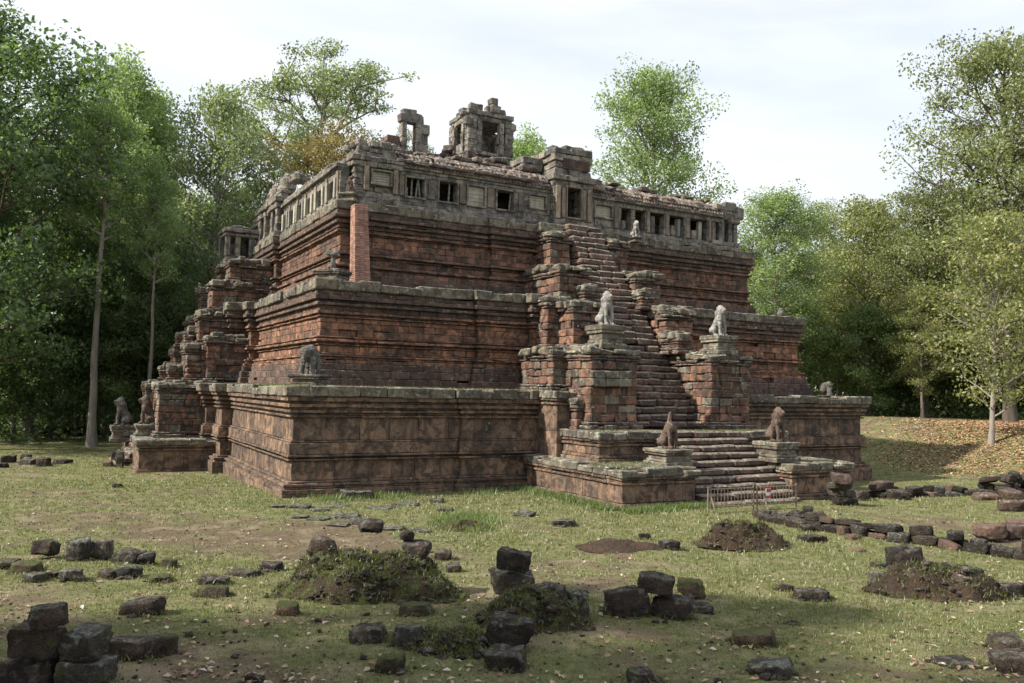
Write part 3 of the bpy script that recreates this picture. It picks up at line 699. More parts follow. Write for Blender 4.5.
# summit tower
tw = thing('summit_tower', 'ruined square grey stone tower with open doorways on the temple summit', 'tower', (17.35, 17.5, 19.2))
def tpart(fn, name, mats, par=tw):
    B = Blocks(); fn(B); o = B.build(name, mats, None); o.parent = par; o.data.transform(Matrix.Translation(-Vector(tw.location))); return o
def f(B):
    box_courses(B, 15.6, 19.1, 15.8, 19.3, 19.2, 19.75, 2, (.1, 0), wear=.3); box_courses(B, 15.9, 18.8, 16.1, 19., 19.75, 20.5, 3, (.12, .02, .08), wear=.2)
tpart(f, 'base', [M_GAL])
for x in (16.05, 18.65):
    for y in (16.25, 18.85): tpart(lambda B: box_courses(B, x-.3, x+.3, y-.3, y+.3, 20.4, 22.75, 6, ln=(.5, .7), depth=.28), 'pier', [M_GAL])
for (xa, xb, ya, yb, zt) in ((16.39, 16.71, 15.95, 16.3, 22.6), (17.94, 18.26, 15.95, 16.3, 22.6), (15.7, 16.0, 16.73, 17.07, 22.5), (15.7, 16.0, 18.13, 18.47, 22.5), (18.7, 19., 16.73, 17.07, 22.4), (18.7, 19., 18.13, 18.47, 22.4), (16.2, 16.6, 18.6, 19., 22.6), (18.05, 18.45, 18.6, 19., 22.6)):
    tpart(lambda B: box_courses(B, xa, xb, ya, yb, 20.4, zt, 3, ln=(.4, .6), depth=.14), 'pilaster', [M_GAL])
tpart(lambda B: B.add((16.0, 17.5, 20.85), (.3, 1.4, .7), 0, .03, .02), 'window_sill', [M_GAL])
def f(B):
    box_courses(B, 15.85, 18.85, 16.05, 19.05, 22.6, 23.25, 2, (.02, .1), wear=.3, ln=(.5, .9))
    for (x, y, s) in ((16.2, 16.3, .6), (16.5, 16.2, .5), (17.3, 16.25, .55), (17.6, 16.2, .7), (18.2, 16.3, .5), (16.1, 17.5, .6), (18.6, 17.2, .5), (16.3, 18.6, .5), (17.9, 18.4, .6)):
        B.add((x, y, 23.35+s*.2), (s, s*.9, s*.75), random.uniform(-.2, .2), .06, .05)
    B.add((17.55, 16.25, 24.05), (.55, .5, .5), .1, .06, .04)
    B.add((15.75, 16.1, 22.4), (.55, .45, .6), .1, .08, .05); B.add((18.95, 16.1, 22.5), (.42, .4, .55), .1, .08, .05); B.add((15.6, 16.3, 22.9), (.6, .4, .35), .1, .08, .05)
tpart(f, 'crown_stones', [M_GAL])
def f(B):
    B.add((17.35, 18.2, 21.1), (.75, .6, 1.5), .2, .15, .08); B.add((17.2, 18.3, 20.6), (1.1, .7, .6), 0, .1, .06)
tpart(f, 'fallen_stone', [M_MID])

tw.location.x -= .3; tw.scale = (1.08, 1.0, 1.0)
# ------------------------------------------------------------------ carved guardians (metaball bodies turned into meshes)
def meta_mesh(name, balls, res=.035, mats=(), seed=0, rough=.012, scale=1.):
    mb = bpy.data.metaballs.new('mb'+name); mb.resolution = res; mb.render_resolution = res; mb.threshold = .6
    ob = bpy.data.objects.new('mbo'+name, mb); COL.objects.link(ob)
    for (x, y, z, r) in balls:
        e = mb.elements.new(); e.co = (x, y, z); e.radius = r/.70; e.stiffness = 2
    dg = bpy.context.evaluated_depsgraph_get(); dg.update()
    me = bpy.data.meshes.new_from_object(ob.evaluated_get(dg)); bpy.data.objects.remove(ob)
    for v in me.vertices:
        n = mnoise.fractal(v.co*7+Vector((seed*9., 0, 0)), 1., 2., 3)
        v.co += v.normal*n*rough*2; v.co *= scale
    me.name = name; me.materials.clear()
    for m_ in mats: me.materials.append(m_)
    for p in me.polygons: p.use_smooth = True
    return me
def chain(p0, p1, r0, r1, n):
    return [tuple(lerp(np.array(p0), np.array(p1), i/(n-1)))+(lerp(r0, r1, i/(n-1)),) for i in range(n)]
def lion_balls(headless=False):
    b = []
    for s in (-1, 1):
        b += chain((s*.13, .17, .2), (s*.16, .02, .2), .13, .09, 4)+chain((s*.16, .02, .18), (s*.15, .03, .05), .075, .05, 3)+chain((s*.15, .03, .04), (s*.15, -.08, .035), .05, .045, 3)
        b += chain((s*.1, -.12, .58), (s*.11, -.18, .3), .08, .058, 5)+chain((s*.11, -.18, .3), (s*.11, -.18, .05), .056, .055, 5)+[(s*.11, -.25, .035, .055)]
    b += chain((0, .2, .2), (0, .13, .34), .15, .14, 4)+chain((0, .12, .36), (0, -.05, .6), .135, .155, 5)+[(0, -.1, .58, .13)]
    b += chain((0, .3, .1), (0, .33, .36), .045, .035, 5)
    if headless == 'thin': b += chain((0, -.02, .62), (0, -.05, .98), .10, .055, 6)
    elif not headless:
        b += [(0, -.06, .7, .17), (0, -.07, .8, .17), (0, -.13, .86, .145), (0, -.25, .85, .085), (0, -.29, .86, .05), (0, -.24, .775, .06), (0, -.07, .95, .11)]
        for s in (-1, 1): b += [(s*.09, -.03, .93, .04), (s*.055, -.19, .89, .03), (s*.1, -.03, .76, .09)]
    return b
def pedestal(parent, w, h, mat, z=0, n=4, d=None):
    B = Blocks(); d = d or w; z0 = z
    offs = [0, -.09, -.14, -.05, .0][:5]; hs = [.24, .14, .26, .14, .22]
    for o_, q in zip(offs, hs):
        hh = h*q
        course(B, [(-w/2, -d/2), (w/2, -d/2), (w/2, d/2), (-w/2, d/2)], z0, z0+hh, o_, ln=(w*.5, w*.9), depth=d*.45, oj=.012, jit=.015, ch=.02)
        z0 += hh
    B.add((0, 0, z+h*.48), (w*.6, d*.6, h*.9), jit=0)
    return B.build('pedestal', [mat], parent)
def statue(name, label, cat, loc, rz, balls, H, mat, pw, ph, pmat, seed=0, group=None, rough=.012):
    t = thing(name, label, cat, loc, rz, group)
    pedestal(t, pw, ph, pmat, z=-.04)
    me = meta_mesh('body', balls, .03, [mat], seed, rough, H)
    o = link_mesh('body', me, t); o.location.z = ph-.05
    return t
LB = lion_balls()
zp1 = 1.55
statue('guardian_lion', 'brown seated stone lion with thin worn upright head, left of the lower front steps', 'lion statue', (14.42, -6.2, zp1), 0, lion_balls('thin'), 1.5, M_LIONB, 1.5, .68, M_COR, 1)
statue('guardian_lion', 'brown seated stone lion with heavy head, right of the lower front steps', 'lion statue', (20.6, -6.2, zp1), 0, LB, 1.52, M_LIONB, 1.5, .9, M_COR, 2)
statue('guardian_lion', 'pale whitish seated stone lion on the left flank of the upper front stairs', 'lion statue', (14.0, -2.1, 6.48), 0, LB, 1.55, M_LIONW, 1.35, 1.1, M_COR, 3)
statue('guardian_lion', 'pale whitish seated stone lion on the right flank of the upper front stairs', 'lion statue', (20.9, -2.1, 6.48), 0, LB, 1.5, M_LIONW, 1.35, .95, M_COR, 4)
statue('guardian_lion', 'small grey lion head and chest beside the topmost front stairs below the gallery', 'lion statue', (20.7, 4.6, 13.1), 0, LB, .95, M_LIONW, .6, .3, M_COR, 5)
statue('guardian_lion', 'dark seated stone lion nearer the viewer beside the left side stairs', 'lion statue', (-3.35, 18.6, 1.42), -PI/2, LB, 1.6, M_LIONB, 1.35, .7, M_COR, 6)
statue('guardian_lion', 'greyish seated stone lion farther away beside the left side stairs', 'lion statue', (-4.25, 24.5, .75), -PI/2, LB, 1.75, M_LIONG, 1.4, 1.0, M_COR, 7)
eb = []
for sx in (-1, 1):
    for sy in (-1, 1): eb += chain((sx*.17, sy*.17, .45), (sx*.18, sy*.19, .02), .11, .09, 5)
eb += [(0, .1, .6, .26), (0, -.05, .62, .27), (0, -.22, .74, .2), (0, -.3, .68, .16), (.15, -.2, .74, .11), (-.15, -.2, .74, .11), (0, 0, .78, .18)]+chain((0, -.38, .6), (0, -.4, .3), .08, .05, 4)
statue('elephant_statue', 'eroded grey stone elephant on the near corner of the lowest tier', 'elephant statue', (1.35, 1.5, 4.46), -PI/4, eb, 1.35, M_LIONG, 1.35, .55, M_COR, 8, rough=.02)
statue('elephant_statue', 'broken grey stump of a statue on the near corner of the middle tier', 'statue', (3.0, 4.3, 9.3), -PI/4, chain((0, 0, .0), (0, 0, .55), .13, .12, 5)+[(-.17, 0, .75, .17), (.15, .03, .72, .14), (0, 0, .68, .15), (-.2, 0, .9, .09), (.26, 0, .62, .08)], 1.15, M_LIONG, 1.35, .6, M_COR, 9, rough=.025)
statue('elephant_statue', 'small broken brown statue on the near corner of the top tier', 'statue', (4.35, 6.35, 13.66), -PI/4, [(0, 0, .3, .24), (0, 0, .1, .26), (0, -.05, .6, .2), (0, 0, .85, .13), (.1, 0, .9, .1)], .95, M_LIONB, .9, .45, M_COR, 10, rough=.025)
statue('elephant_statue', 'hollowed arch like remnant of a statue on the right corner of the lowest tier', 'statue', (33.2, 1.6, 4.46), PI/4, chain((-.3, 0, 0), (-.28, 0, .5), .14, .13, 5)+chain((-.28, 0, .55), (.28, 0, .6), .15, .14, 5)+chain((.3, 0, .5), (.32, 0, 0), .12, .13, 5)+[(0, .25, .3, .22), (0, .2, .5, .2)], 1.2, M_LIONG, 1.4, .12, M_COR, 11, rough=.03)
statue('elephant_statue', 'squat worn statue stump on the right corner of the middle tier', 'statue', (32.0, 4.3, 9.3), PI/4, [(0, 0, .2, .3), (0, 0, .45, .2)], .9, M_LIONG, .9, .2, M_COR, 12, rough=.03)

# ------------------------------------------------------------------ loose laterite blocks
def rock_mesh(name, sx, sy, sz, seed, rnd=.3, rough=.05, mat=M_RK, n=7):
    g = np.linspace(-1, 1, n); V = []; F = []; idx = {}
    def vid(p):
        k = tuple(np.round(p, 4))
        if k not in idx: idx[k] = len(V); V.append(p)
        return idx[k]
    for a in range(3):
        for s in (-1, 1):
            for i in range(n-1):
                for j in range(n-1):
                    q = []
                    for (u, v) in ((g[i], g[j]), (g[i+1], g[j]), (g[i+1], g[j+1]), (g[i], g[j+1])):
                        p = [0, 0, 0]; p[a] = s; p[(a+1) % 3] = u; p[(a+2) % 3] = v; q.append(vid(p))
                    F.append(q if s > 0 else q[::-1])
    V = np.array(V, float)
    r = np.linalg.norm(V, axis=1, keepdims=True); V = V*(1-rnd)+V/r*rnd*1.12
    rr = random.Random(seed); sk = [rr.uniform(-.14, .14) for _ in range(6)]
    V = V+np.stack([V[:, 1]*sk[0]+V[:, 2]*sk[1], V[:, 2]*sk[2]+V[:, 0]*sk[3], V[:, 0]*sk[4]+V[:, 1]*sk[5]], 1)*V.__abs__()
    for _ in range(4):      # broken corners and worn faces
        nn = np.array([rr.gauss(0, 1), rr.gauss(0, 1), rr.gauss(0, 1)]); nn /= np.linalg.norm(nn); q_ = V@nn; dm = q_.max()*rr.uniform(.76, .96)
        V -= np.maximum(q_-dm, 0)[:, None]*nn
    V = V*np.array([sx, sy, sz])/2
    big = max(sx, sy, sz)
    for i in range(len(V)):
        p = Vector(V[i]); q = p/big*2.2+Vector((seed*3.1, seed*1.7, 0))
        d = mnoise.fractal(q, 1, 2, 4)*rough*big+mnoise.fractal(q*4, 1, 2, 2)*rough*.35*big
        V[i] = p+p.normalized()*d
    V[:, 2] -= V[:, 2].min()
    return mesh_from(name, V, np.array(F), [mat], smooth=True, tint=np.full(len(V), rr.random()))
MK = dict(k=M_RK, g=M_RKG, r=M_RKR, m=M_RKM)
_seed = [100]; ROCKPOS = []
def put_rock(px, by, w, h, mk, label, rnd=.32, lift=0., rz=None, tilt=(0, 0), dep=.85, name='laterite_block', cat='stone block', group=None, sink=.07, back=0.):
    p, t = ray_ground(px, by); dist = float((p-CAM)@Fv)+back
    s = dist/FPX; sx = w*s*.9; sz = max(.05, h*s*.84); sy = max(.5*sx, min(sx*dep, .75))
    if name != 'laterite_block': sy = sx*dep
    dv = p[:2]-CAM[:2]; dv = dv/np.linalg.norm(dv); pos = p+np.array([dv[0], dv[1], 0])*(sy/2+back)
    z = ground_h(pos[0], pos[1])-sink+lift
    _seed[0] += 1; rz_ = (-YAW+random.uniform(-.35, .35)) if rz is None else -YAW+rz
    o = link_mesh(name, rock_mesh(name, sx, sy, sz, _seed[0], rnd, .07, MK[mk], n=11))
    o.location = (pos[0], pos[1], z); o.rotation_euler = (tilt[0], tilt[1], rz_)
    if lift == 0 and name == 'laterite_block': ROCKPOS.append((pos[0], pos[1], sx, sy))
    tag(o, label, cat, group or 'loose blocks lying on the lawn'); return o
ROCKS = [
 # bottom left pile
 (33, 690, 52, 34, 'k', 'wide dark block at the bottom of the pile in the lower left corner', .2, 0),
 (84, 690, 56, 32, 'g', 'large dark block under the squared mossy stone in the bottom left pile', .2, 0),
 (37, 690, 50, 34, 'k', 'squared dark block stacked second in the lower left corner pile', .2, .40),
 (85, 690, 40, 36, 'g', 'grey topped squared block standing on the bottom left pile', .25, .38),
 (46, 694, 34, 27, 'k', 'rounded dark boulder crowning the pile in the lower left corner', .6, .80),
 (129, 662, 46, 27, 'k', 'dark flat topped block strewn with leaves right of the corner pile', .22, 0),
 (163, 656, 27, 26, 'm', 'mossy lump leaning at the right end of the corner pile', .5, 0),
 # left row
 (46, 560, 25, 18, 'k', 'rounded dark block at the left end of the low row on the left lawn', .45, .12),
 (79, 562, 24, 23, 'g', 'upright grey block in the middle of the low row on the left lawn', .3, .1),
 (101, 561, 21, 22, 'g', 'upright dark block touching the grey one in the left lawn row', .3, .08),
 (129, 564, 30, 16, 'k', 'long brown earthy block right of the two upright ones in the row', .4, 0),
 (146, 565, 18, 15, 'k', 'short ribbed brown block near the right end of the left lawn row', .35, 0),
 (168, 568, 16, 12, 'm', 'small round mossy block at the right end of the left lawn row', .5, 0),
 (27, 574, 30, 15, 'm', 'half buried mossy block in front of the left lawn row near the picture edge', .5, 0),
 (6, 570, 24, 13, 'k', 'dark block cut by the left picture edge beside the lawn row', .35, 0),
 (33, 583, 20, 12, 'g', 'small grey rounded block in front of the left lawn row', .5, 0),
 (71, 582, 24, 14, 'g', 'small grey block in the front line of the left lawn row', .45, 0),
 (53, 579, 14, 10, 'k', 'tiny dark block between two grey ones before the left row', .5, 0),
 (128, 579, 23, 14, 'g', 'greenish grey squared block in front of the long brown one', .3, 0),
 (108, 579, 18, 11, 'k', 'dark low block left of the greenish squared one', .4, 0),
 (160, 583, 22, 11, 'm', 'low mossy hump of stone right of the greenish squared block', .6, 0),
 (143, 616, 40, 18, 'k', 'single long rounded dark block alone on the left lawn', .55, 0),
 (213, 598, 33, 14, 'm', 'moss covered low block in the short curved line left of the big mound', .4, 0),
 (214, 585, 28, 9, 'k', 'flat dark slab behind the moss covered low block', .3, 0),
 (243, 577, 30, 9, 'k', 'flat dark stone in the curved line left of the big mound', .35, 0),
 (271, 572, 22, 13, 'k', 'dark block touching the left foot of the big mossy mound', .45, 0),
 (288, 616, 24, 17, 'm', 'dark mossy block at the front left foot of the big mound', .45, 0),
 (254, 684, 18, 13, 'k', 'small dark stone at the bottom edge left of centre', .5, 0),
 (233, 612, 9, 5, 'r', 'tiny reddish stone in the grass of the left lawn', .6, 0),
 (117, 488, 9, 6, 'k', 'small dark stone alone on the far left lawn', .5, 0),
 # around mound
 (443, 561, 19, 13, 'k', 'dark rounded stone behind the right end of the big mound', .5, 0),
 (454, 573, 16, 12, 'k', 'dark rounded stone right of the big mound, nearer one of two', .5, 0),
 (417, 617, 35, 16, 'm', 'low mossy block in front of the big mound', .4, 0),
 (369, 644, 35, 20, 'k', 'dark block lying with its end up in the leafy centre foreground', .4, 0),
 (406, 648, 28, 26, 'g', 'greenish grey block standing among brown leaves in the centre foreground', .35, 0),
 (390, 675, 28, 24, 'm', 'mossy clump covered stone lowest in the centre foreground', .6, 0),
 # stack
 (512, 602, 42, 23, 'g', 'grey lichened squared block in the middle of the leaning two stone stack', .2, .25),
 (511, 604, 37, 22, 'k', 'tilted dark block balancing on top of the two stone stack', .25, .68),
 (505, 655, 50, 33, 'k', 'big smooth dark block leaning over a smaller one in the foreground', .25, .08),
 (507, 672, 40, 25, 'k', 'smaller squared dark block in front of the big leaning block', .22, 0),
 (549, 622, 40, 40, 'k', 'large upright dark block standing on earth right of the stack', .3, 0),
 (578, 622, 27, 35, 'g', 'tall rounded grey block beside the large upright dark one', .4, 0),
 (549, 590, 20, 10, 'k', 'small grey brown stone behind the large upright block', .45, 0),
 # cluster
 (627, 618, 43, 31, 'k', 'large sloping dark block at the left of the four stone heap', .35, 0),
 (672, 620, 41, 24, 'k', 'dark block at the front of the four stone heap', .35, 0),
 (655, 618, 40, 20, 'k', 'smooth rounded block lying on top of the four stone heap', .4, .42),
 (690, 600, 30, 18, 'm', 'mossy block at the back right of the four stone heap', .5, .1),
 (700, 614, 24, 13, 'k', 'low dark block at the right foot of the four stone heap', .4, 0),
 (669, 550, 19, 11, 'k', 'dark rounded stone on the mid lawn behind the four stone heap', .45, 0),
 (644, 540, 13, 9, 'k', 'small pointed stone on the bare earth strip of the mid lawn', .5, 0),
 (641, 686, 28, 18, 'k', 'dark root like clump at the bottom edge right of centre', .6, 0),
 (754, 648, 46, 20, 'm', 'long rounded dark stone topped with moss in the right foreground', .55, 0),
 (772, 678, 44, 18, 'g', 'rounded dark stone with leaves against it near the bottom edge', .5, 0),
 (784, 592, 17, 10, 'k', 'small round stone beside the long one on the right lawn', .5, 0),
 (811, 602, 38, 14, 'k', 'long low brown stone on the right lawn', .5, 0),
 (793, 626, 13, 6, 'g', 'small flat grey stone in the right foreground grass', .35, 0),
 (564, 527, 24, 8, 'g', 'flat grey stone with dark shadow side on the central lawn', .3, 0),
 (524, 517, 21, 6, 'g', 'flat slab of stone left of the lower front platform corner', .25, 0),
 (812, 543, 26, 8, 'k', 'low dark stone before the middle of the nearer ruined wall', .45, 0),
 (807, 532, 15, 9, 'k', 'small dark stone close to the nearer ruined wall', .45, 0),
 (853, 540, 14, 8, 'r', 'small brown stone at the foot of the nearer ruined wall', .45, 0),
 (859, 552, 11, 6, 'r', 'orange tinted small stone in the grass below the nearer ruined wall', .5, 0),
 # right mound
 (903, 584, 30, 24, 'k', 'dark jagged block in the front of the right hand mound', .4, 0),
 (906, 584, 34, 23, 'k', 'big rounded dark block on top of the right hand mound', .45, .36),
 (880, 583, 17, 14, 'g', 'small grey stone at the left foot of the right hand mound', .5, 0),
 (880, 568, 16, 8, 'k', 'small dark stone behind the left foot of the right hand mound', .45, 0),
 (962, 597, 36, 22, 'r', 'tilted brown squared block at the right foot of the right hand mound', .25, 0),
 (955, 582, 48, 15, 'k', 'long dark overhanging block on the right side of the right hand mound', .35, .1),
 (986, 590, 14, 11, 'k', 'small dark stone right of the tilted brown block', .5, 0),
 (1010, 596, 32, 15, 'k', 'low dark block near the right edge below the ruined wall', .3, 0),
 (1008, 652, 36, 18, 'k', 'dark block at the right edge, farther one of two in the foreground', .25, 0),
 (1012, 675, 38, 24, 'k', 'dark squared block at the right edge in the nearest foreground', .2, 0),
 (952, 669, 46, 8, 'k', 'thin dark slab flat in the grass of the right foreground', .25, 0),
 # right edge reddish
 (1012, 512, 26, 13, 'r', 'reddish broad block at the right edge between the two ruined walls', .3, 0),
 (1012, 500, 22, 10, 'r', 'pinkish weathered block behind the reddish broad one at the right edge', .35, 0),
 (985, 501, 22, 8, 'r', 'pale worn flat stone in the lawn near the right edge', .4, 0),
 (990, 543, 30, 16, 'r', 'reddish block tilted over the nearer ruined wall', .3, .1),
 (1012, 540, 26, 14, 'r', 'orange brown block at the right end of the nearer ruined wall', .3, .1),
 (1018, 528, 22, 10, 'r', 'flat reddish block behind the right end of the nearer ruined wall', .3, 0),
 # stump of blocks by the barrier
 (764, 519, 19, 11, 'k', 'single dark rounded block right in front of the barrier plate', .4, 0),
 (844, 506, 24, 10, 'k', 'wide dark block at the bottom of the small pier right of the barrier', .3, 0),
 (841, 506, 24, 10, 'g', 'grey block second from the bottom of the small pier', .3, .38),
 (840, 507, 22, 8, 'g', 'thin grey block third in the small pier', .3, .74),
 (841, 508, 22, 11, 'r', 'reddish block capping the small pier right of the barrier', .35, 1.02),
 (861, 501, 14, 13, 'k', 'rounded dark block leaning against the small pier', .5, 0),
 (898, 500, 20, 12, 'k', 'dark block at the near start of the farther ruined wall', .35, 0),
 (882, 499, 24, 9, 'k', 'low block under the reddish one right of the small pier', .35, 0),
 (882, 499, 24, 10, 'r', 'reddish brown block resting on a low one right of the small pier', .35, .42),
 # far left scatter
 (8, 463, 14, 9, 'k', 'dark stone leftmost in the scatter on the far left lawn', .35, 0),
 (28, 465, 15, 8, 'g', 'grey stone in the middle of the scatter on the far left lawn', .35, 0),
 (26, 460, 9, 7, 'k', 'small dark stone behind the grey one of the far left scatter', .35, 0),
 (44, 467, 12, 11, 'k', 'squared dark stone of the far left scatter', .25, 0),
 (63, 464, 15, 6, 'k', 'flat dark stone rightmost in the far left scatter', .25, 0),
 (3, 468, 10, 7, 'k', 'small low stone at the left picture edge of the far scatter', .35, 0),
 (108, 467, 9, 7, 'r', 'small brown cube like stone left of the side stairs', .2, 0),
 (159, 471, 11, 4, 'k', 'flat dark stone at the foot of the left side platform', .4, 0),
]
for r_ in ROCKS:
    px, by, w, h, mk, lab, rd, lift = r_
    tl = (random.uniform(-.09, .09), random.uniform(-.09, .09)); rz = None
    if 'tilted dark' in lab: tl = (.0, .16)
    if 'tilted brown' in lab: tl = (.1, .35)
    if 'leaning over' in lab: tl = (-.12, .2)
    put_rock(px, by, w, h, mk, lab, rnd=rd*.6, lift=lift, tilt=tl)
# two leaning thin slabs left of the side stairs
for (px, by, w, h, lab) in ((119, 468, 8, 20, 'thin upright grey slab leaning at the foot of the side stairs'), (113, 462, 5, 14, 'narrow upright slab behind the leaning one by the side stairs')):
    o = put_rock(px, by, w, h, 'g', lab, rnd=.12, tilt=(.12, .1), dep=.5, name='stone_slab', cat='stone slab', group='upright slabs by the side stairs')
# tablet and post at the temple foot
o = put_rock(357, 499, 34, 10, 'g', 'flat grey pedestal slab with a broken metal stub at the temple foot', rnd=.12, dep=.45, name='stone_tablet', cat='stone tablet', group=None)
st_, sf_ = tube_np([(0, 0, .3), (.02, 0, .48), (-.05, 0, .55)], [.03, .025, .015], 6)
c_ = link_mesh('stub', mesh_from('stub', st_, sf_, [M_RKR], smooth=True), o)
o = put_rock(437, 503, 17, 5, 'g', 'small flat stone with a thin rusty rod beside the temple foot', rnd=.15, name='marker_stone', cat='stone')
st_, sf_ = tube_np([(0, 0, .1), (-.05, 0, .3), (-.12, 0, .52)], [.02, .016, .012], 6)
link_mesh('rod', mesh_from('rod', st_, sf_, [M_RKR], smooth=True), o)
# flat paving slabs sunk in the lawn
for (px, by, w, h) in ((278, 508, 16, 4), (300, 509, 22, 4), (320, 512, 20, 4), (340, 508, 24, 3), (318, 521, 24, 4), (345, 519, 30, 4), (365, 525, 34, 5), (392, 531, 26, 4), (380, 510, 28, 3), (405, 506, 30, 3), (338, 527, 22, 4), (420, 533, 24, 4), (445, 512, 18, 4), (300, 519, 18, 4)):
    put_rock(px, by, w, h, 'g', 'thin worn grey paving slab sunk in the lawn before the temple corner', rnd=.12, dep=.8, name='paving_slab', cat='paving slab', group='flat paving slabs in the lawn', sink=.05)

# ruined low walls of laterite blocks: each wall a thing, its blocks parts
RV = [rock_mesh('block', 1, .8, 1, 500+i, .3, .05, m_) for i, m_ in enumerate((M_RK, M_RK, M_RKG, M_RK, M_RK, M_RKR, M_RK, M_RKG, M_RK))]
def ruined_wall(label, path, heights, seedv, bl=.62):
    P = [ray_ground(px, py)[0] for px, py in path]
    t_ = thing('ruined_wall', label, 'ruined wall', tuple(P[0])); R_ = random.Random(seedv)
    for i in range(len(P)-1):
        a, b = P[i][:2], P[i+1][:2]; L_ = np.linalg.norm(b-a); ang = math.atan2(b[1]-a[1], b[0]-a[0]); nrm = np.array([-(b-a)[1], (b-a)[0]])/L_
        for row in range(max(heights[i], 1)):
            for lay in range(2 if row == 0 else 1):
                s = R_.uniform(0, .2)
                while s < L_:
                    w = R_.uniform(.28, .85)*bl/.62
                    if row and R_.random() < .3: s += w; continue
                    hh = R_.uniform(.2, .38)
                    q = a+(b-a)*(s+w/2)/L_+nrm*(lay*.55+R_.uniform(-.2, .2)+(.2 if row else 0))
                    z = ground_h(q[0], q[1])-.06+row*.27
                    me = R_.choice(RV)
                    o = link_mesh('block', me, t_); o.location = (q[0]-P[0][0], q[1]-P[0][1], z-P[0][2]); o.rotation_euler = (R_.uniform(-.2, .2), R_.uniform(-.16, .16), ang+R_.uniform(-.45, .45)+(PI if R_.random() < .5 else 0))
                    o.scale = (w*.98, .62*R_.uniform(.8, 1.1), hh)
                    s += w
ruined_wall('nearer low crumbling wall of dark laterite blocks running right from the barrier', [(760, 520), (800, 527), (850, 534), (905, 543), (960, 550), (1060, 566)], [1, 2, 2, 2, 2], 3)
ruined_wall('farther crumbling laterite wall ending in a heap near the leafy bank', [(884, 499), (930, 497), (975, 495), (1010, 494), (1060, 492)], [2, 2, 3, 4], 5)
ruined_wall('short end of stacked grey and red blocks beside the white and rusty barrier', [(786, 519), (800, 520), (818, 521)], [3, 2], 8, .5)
ruined_wall('low dark rubble wall at the edge of the forest on the left', [(-20, 437), (30, 437), (80, 436), (112, 434)], [3, 4, 3], 9, .9)

# earth mounds with moss and roots
def mound(px, by, w, h, label, mats, seedv, dep=.7, rough=.25):
    p, t = ray_ground(px, by); dist = float((p-CAM)@Fv); s = dist/FPX; sx, sz = w*s/2, h*s*1.0; sy = sx*dep
    dv = p[:2]-CAM[:2]; dv = dv/np.linalg.norm(dv); c = p+np.array([dv[0], dv[1], 0])*sy*.8; z0 = ground_h(c[0], c[1])
    n, m_ = 110, 38; V = []; 
    for j in range(m_):
        r = 1.12*(1-j/(m_-1))
        for i in range(n):
            a = 2*PI*i/n; x, y = math.cos(a)*r, math.sin(a)*r
            f = mnoise.fractal(Vector((x*1.6+seedv, y*1.6, 0)), 1, 2, 4); g = mnoise.fractal(Vector((x*3.2+seedv, y*3.2, 1)), .8, 2.1, 5)
            pr = max(0, 1-r**2.6)
            V.append((x*sx*(1+.12*f), y*sy*(1+.12*f), -.08+sz*(pr*(.85+.35*f)+rough*.55*g*min(1, 2.5*(1.15-r)))))
    F = [(j*n+i, j*n+(i+1) % n, (j+1)*n+(i+1) % n, (j+1)*n+i) for j in range(m_-1) for i in range(n)]
    o = link_mesh('earth_mound', mesh_from('earth_mound', V, np.array(F), [mats], smooth=True, tint=np.full(len(V), .4)))
    o.location = (c[0], c[1], z0); o.rotation_euler.z = -YAW
    tag(o, label, 'mound'); return o, np.array(V), c, z0
M_MOUND = stone('mossy earth', (.11, .085, .05), (.07, .055, .033), dark=(.028, .022, .015), dk=.3, li=0, top=.2, sc=1.3, bump=1.2, moss=(.105, .125, .04), mossk=1.6, streak=.2, grain=1.5)
M_SOIL = stone('brown crumbly earth', (.12, .078, .053), (.075, .052, .036), dark=(.04, .03, .02), dk=.35, li=0, top=.2, sc=1.6, bump=1.1, streak=.2, grain=1.6)
mounds = []
mounds.append(mound(366, 602, 186, 50, 'big moss covered mound of earth and stone in the left centre foreground', M_MOUND, 1.3))
mounds.append(mound(742, 550, 88, 24, 'clumpy brown mound of rooty earth in front of the barrier', M_SOIL, 4.2, rough=.5))
mounds.append(mound(938, 600, 128, 28, 'brown earthen mound carrying dark blocks on the right', M_SOIL, 7.7, rough=.4))
mounds.append(mound(535, 632, 130, 34, 'low earthy rise under the two stone stack in the centre foreground', M_MOUND, 9.1, rough=.35))
mounds.append(mound(445, 655, 110, 16, 'flat leafy hump of earth in the centre foreground', M_MOUND, 12.1, rough=.5))
mounds.append(mound(625, 552, 90, 8, 'very low bare earth swelling on the mid lawn', M_SOIL, 15.1, rough=.4))
mounds.append(mound(465, 532, 60, 12, 'small weedy tuft covered swelling on the central lawn', M_MOUND, 18.1, rough=.5))
for (px, by, w, h, lift, lab) in ((320, 603, 30, 27, .62, 'knobbly dark stone on the left shoulder of the big mossy mound'), (369, 600, 26, 14, 1.12, 'dark stone on the crest of the big mossy mound'), (405, 600, 16, 12, 1.02, 'small dark stone right of the crest of the big mound'), (416, 603, 32, 18, .72, 'dark block on the right shoulder of the big mossy mound')):
    put_rock(px, by, w, h, 'k', lab, rnd=.6, lift=lift, back=1.0)

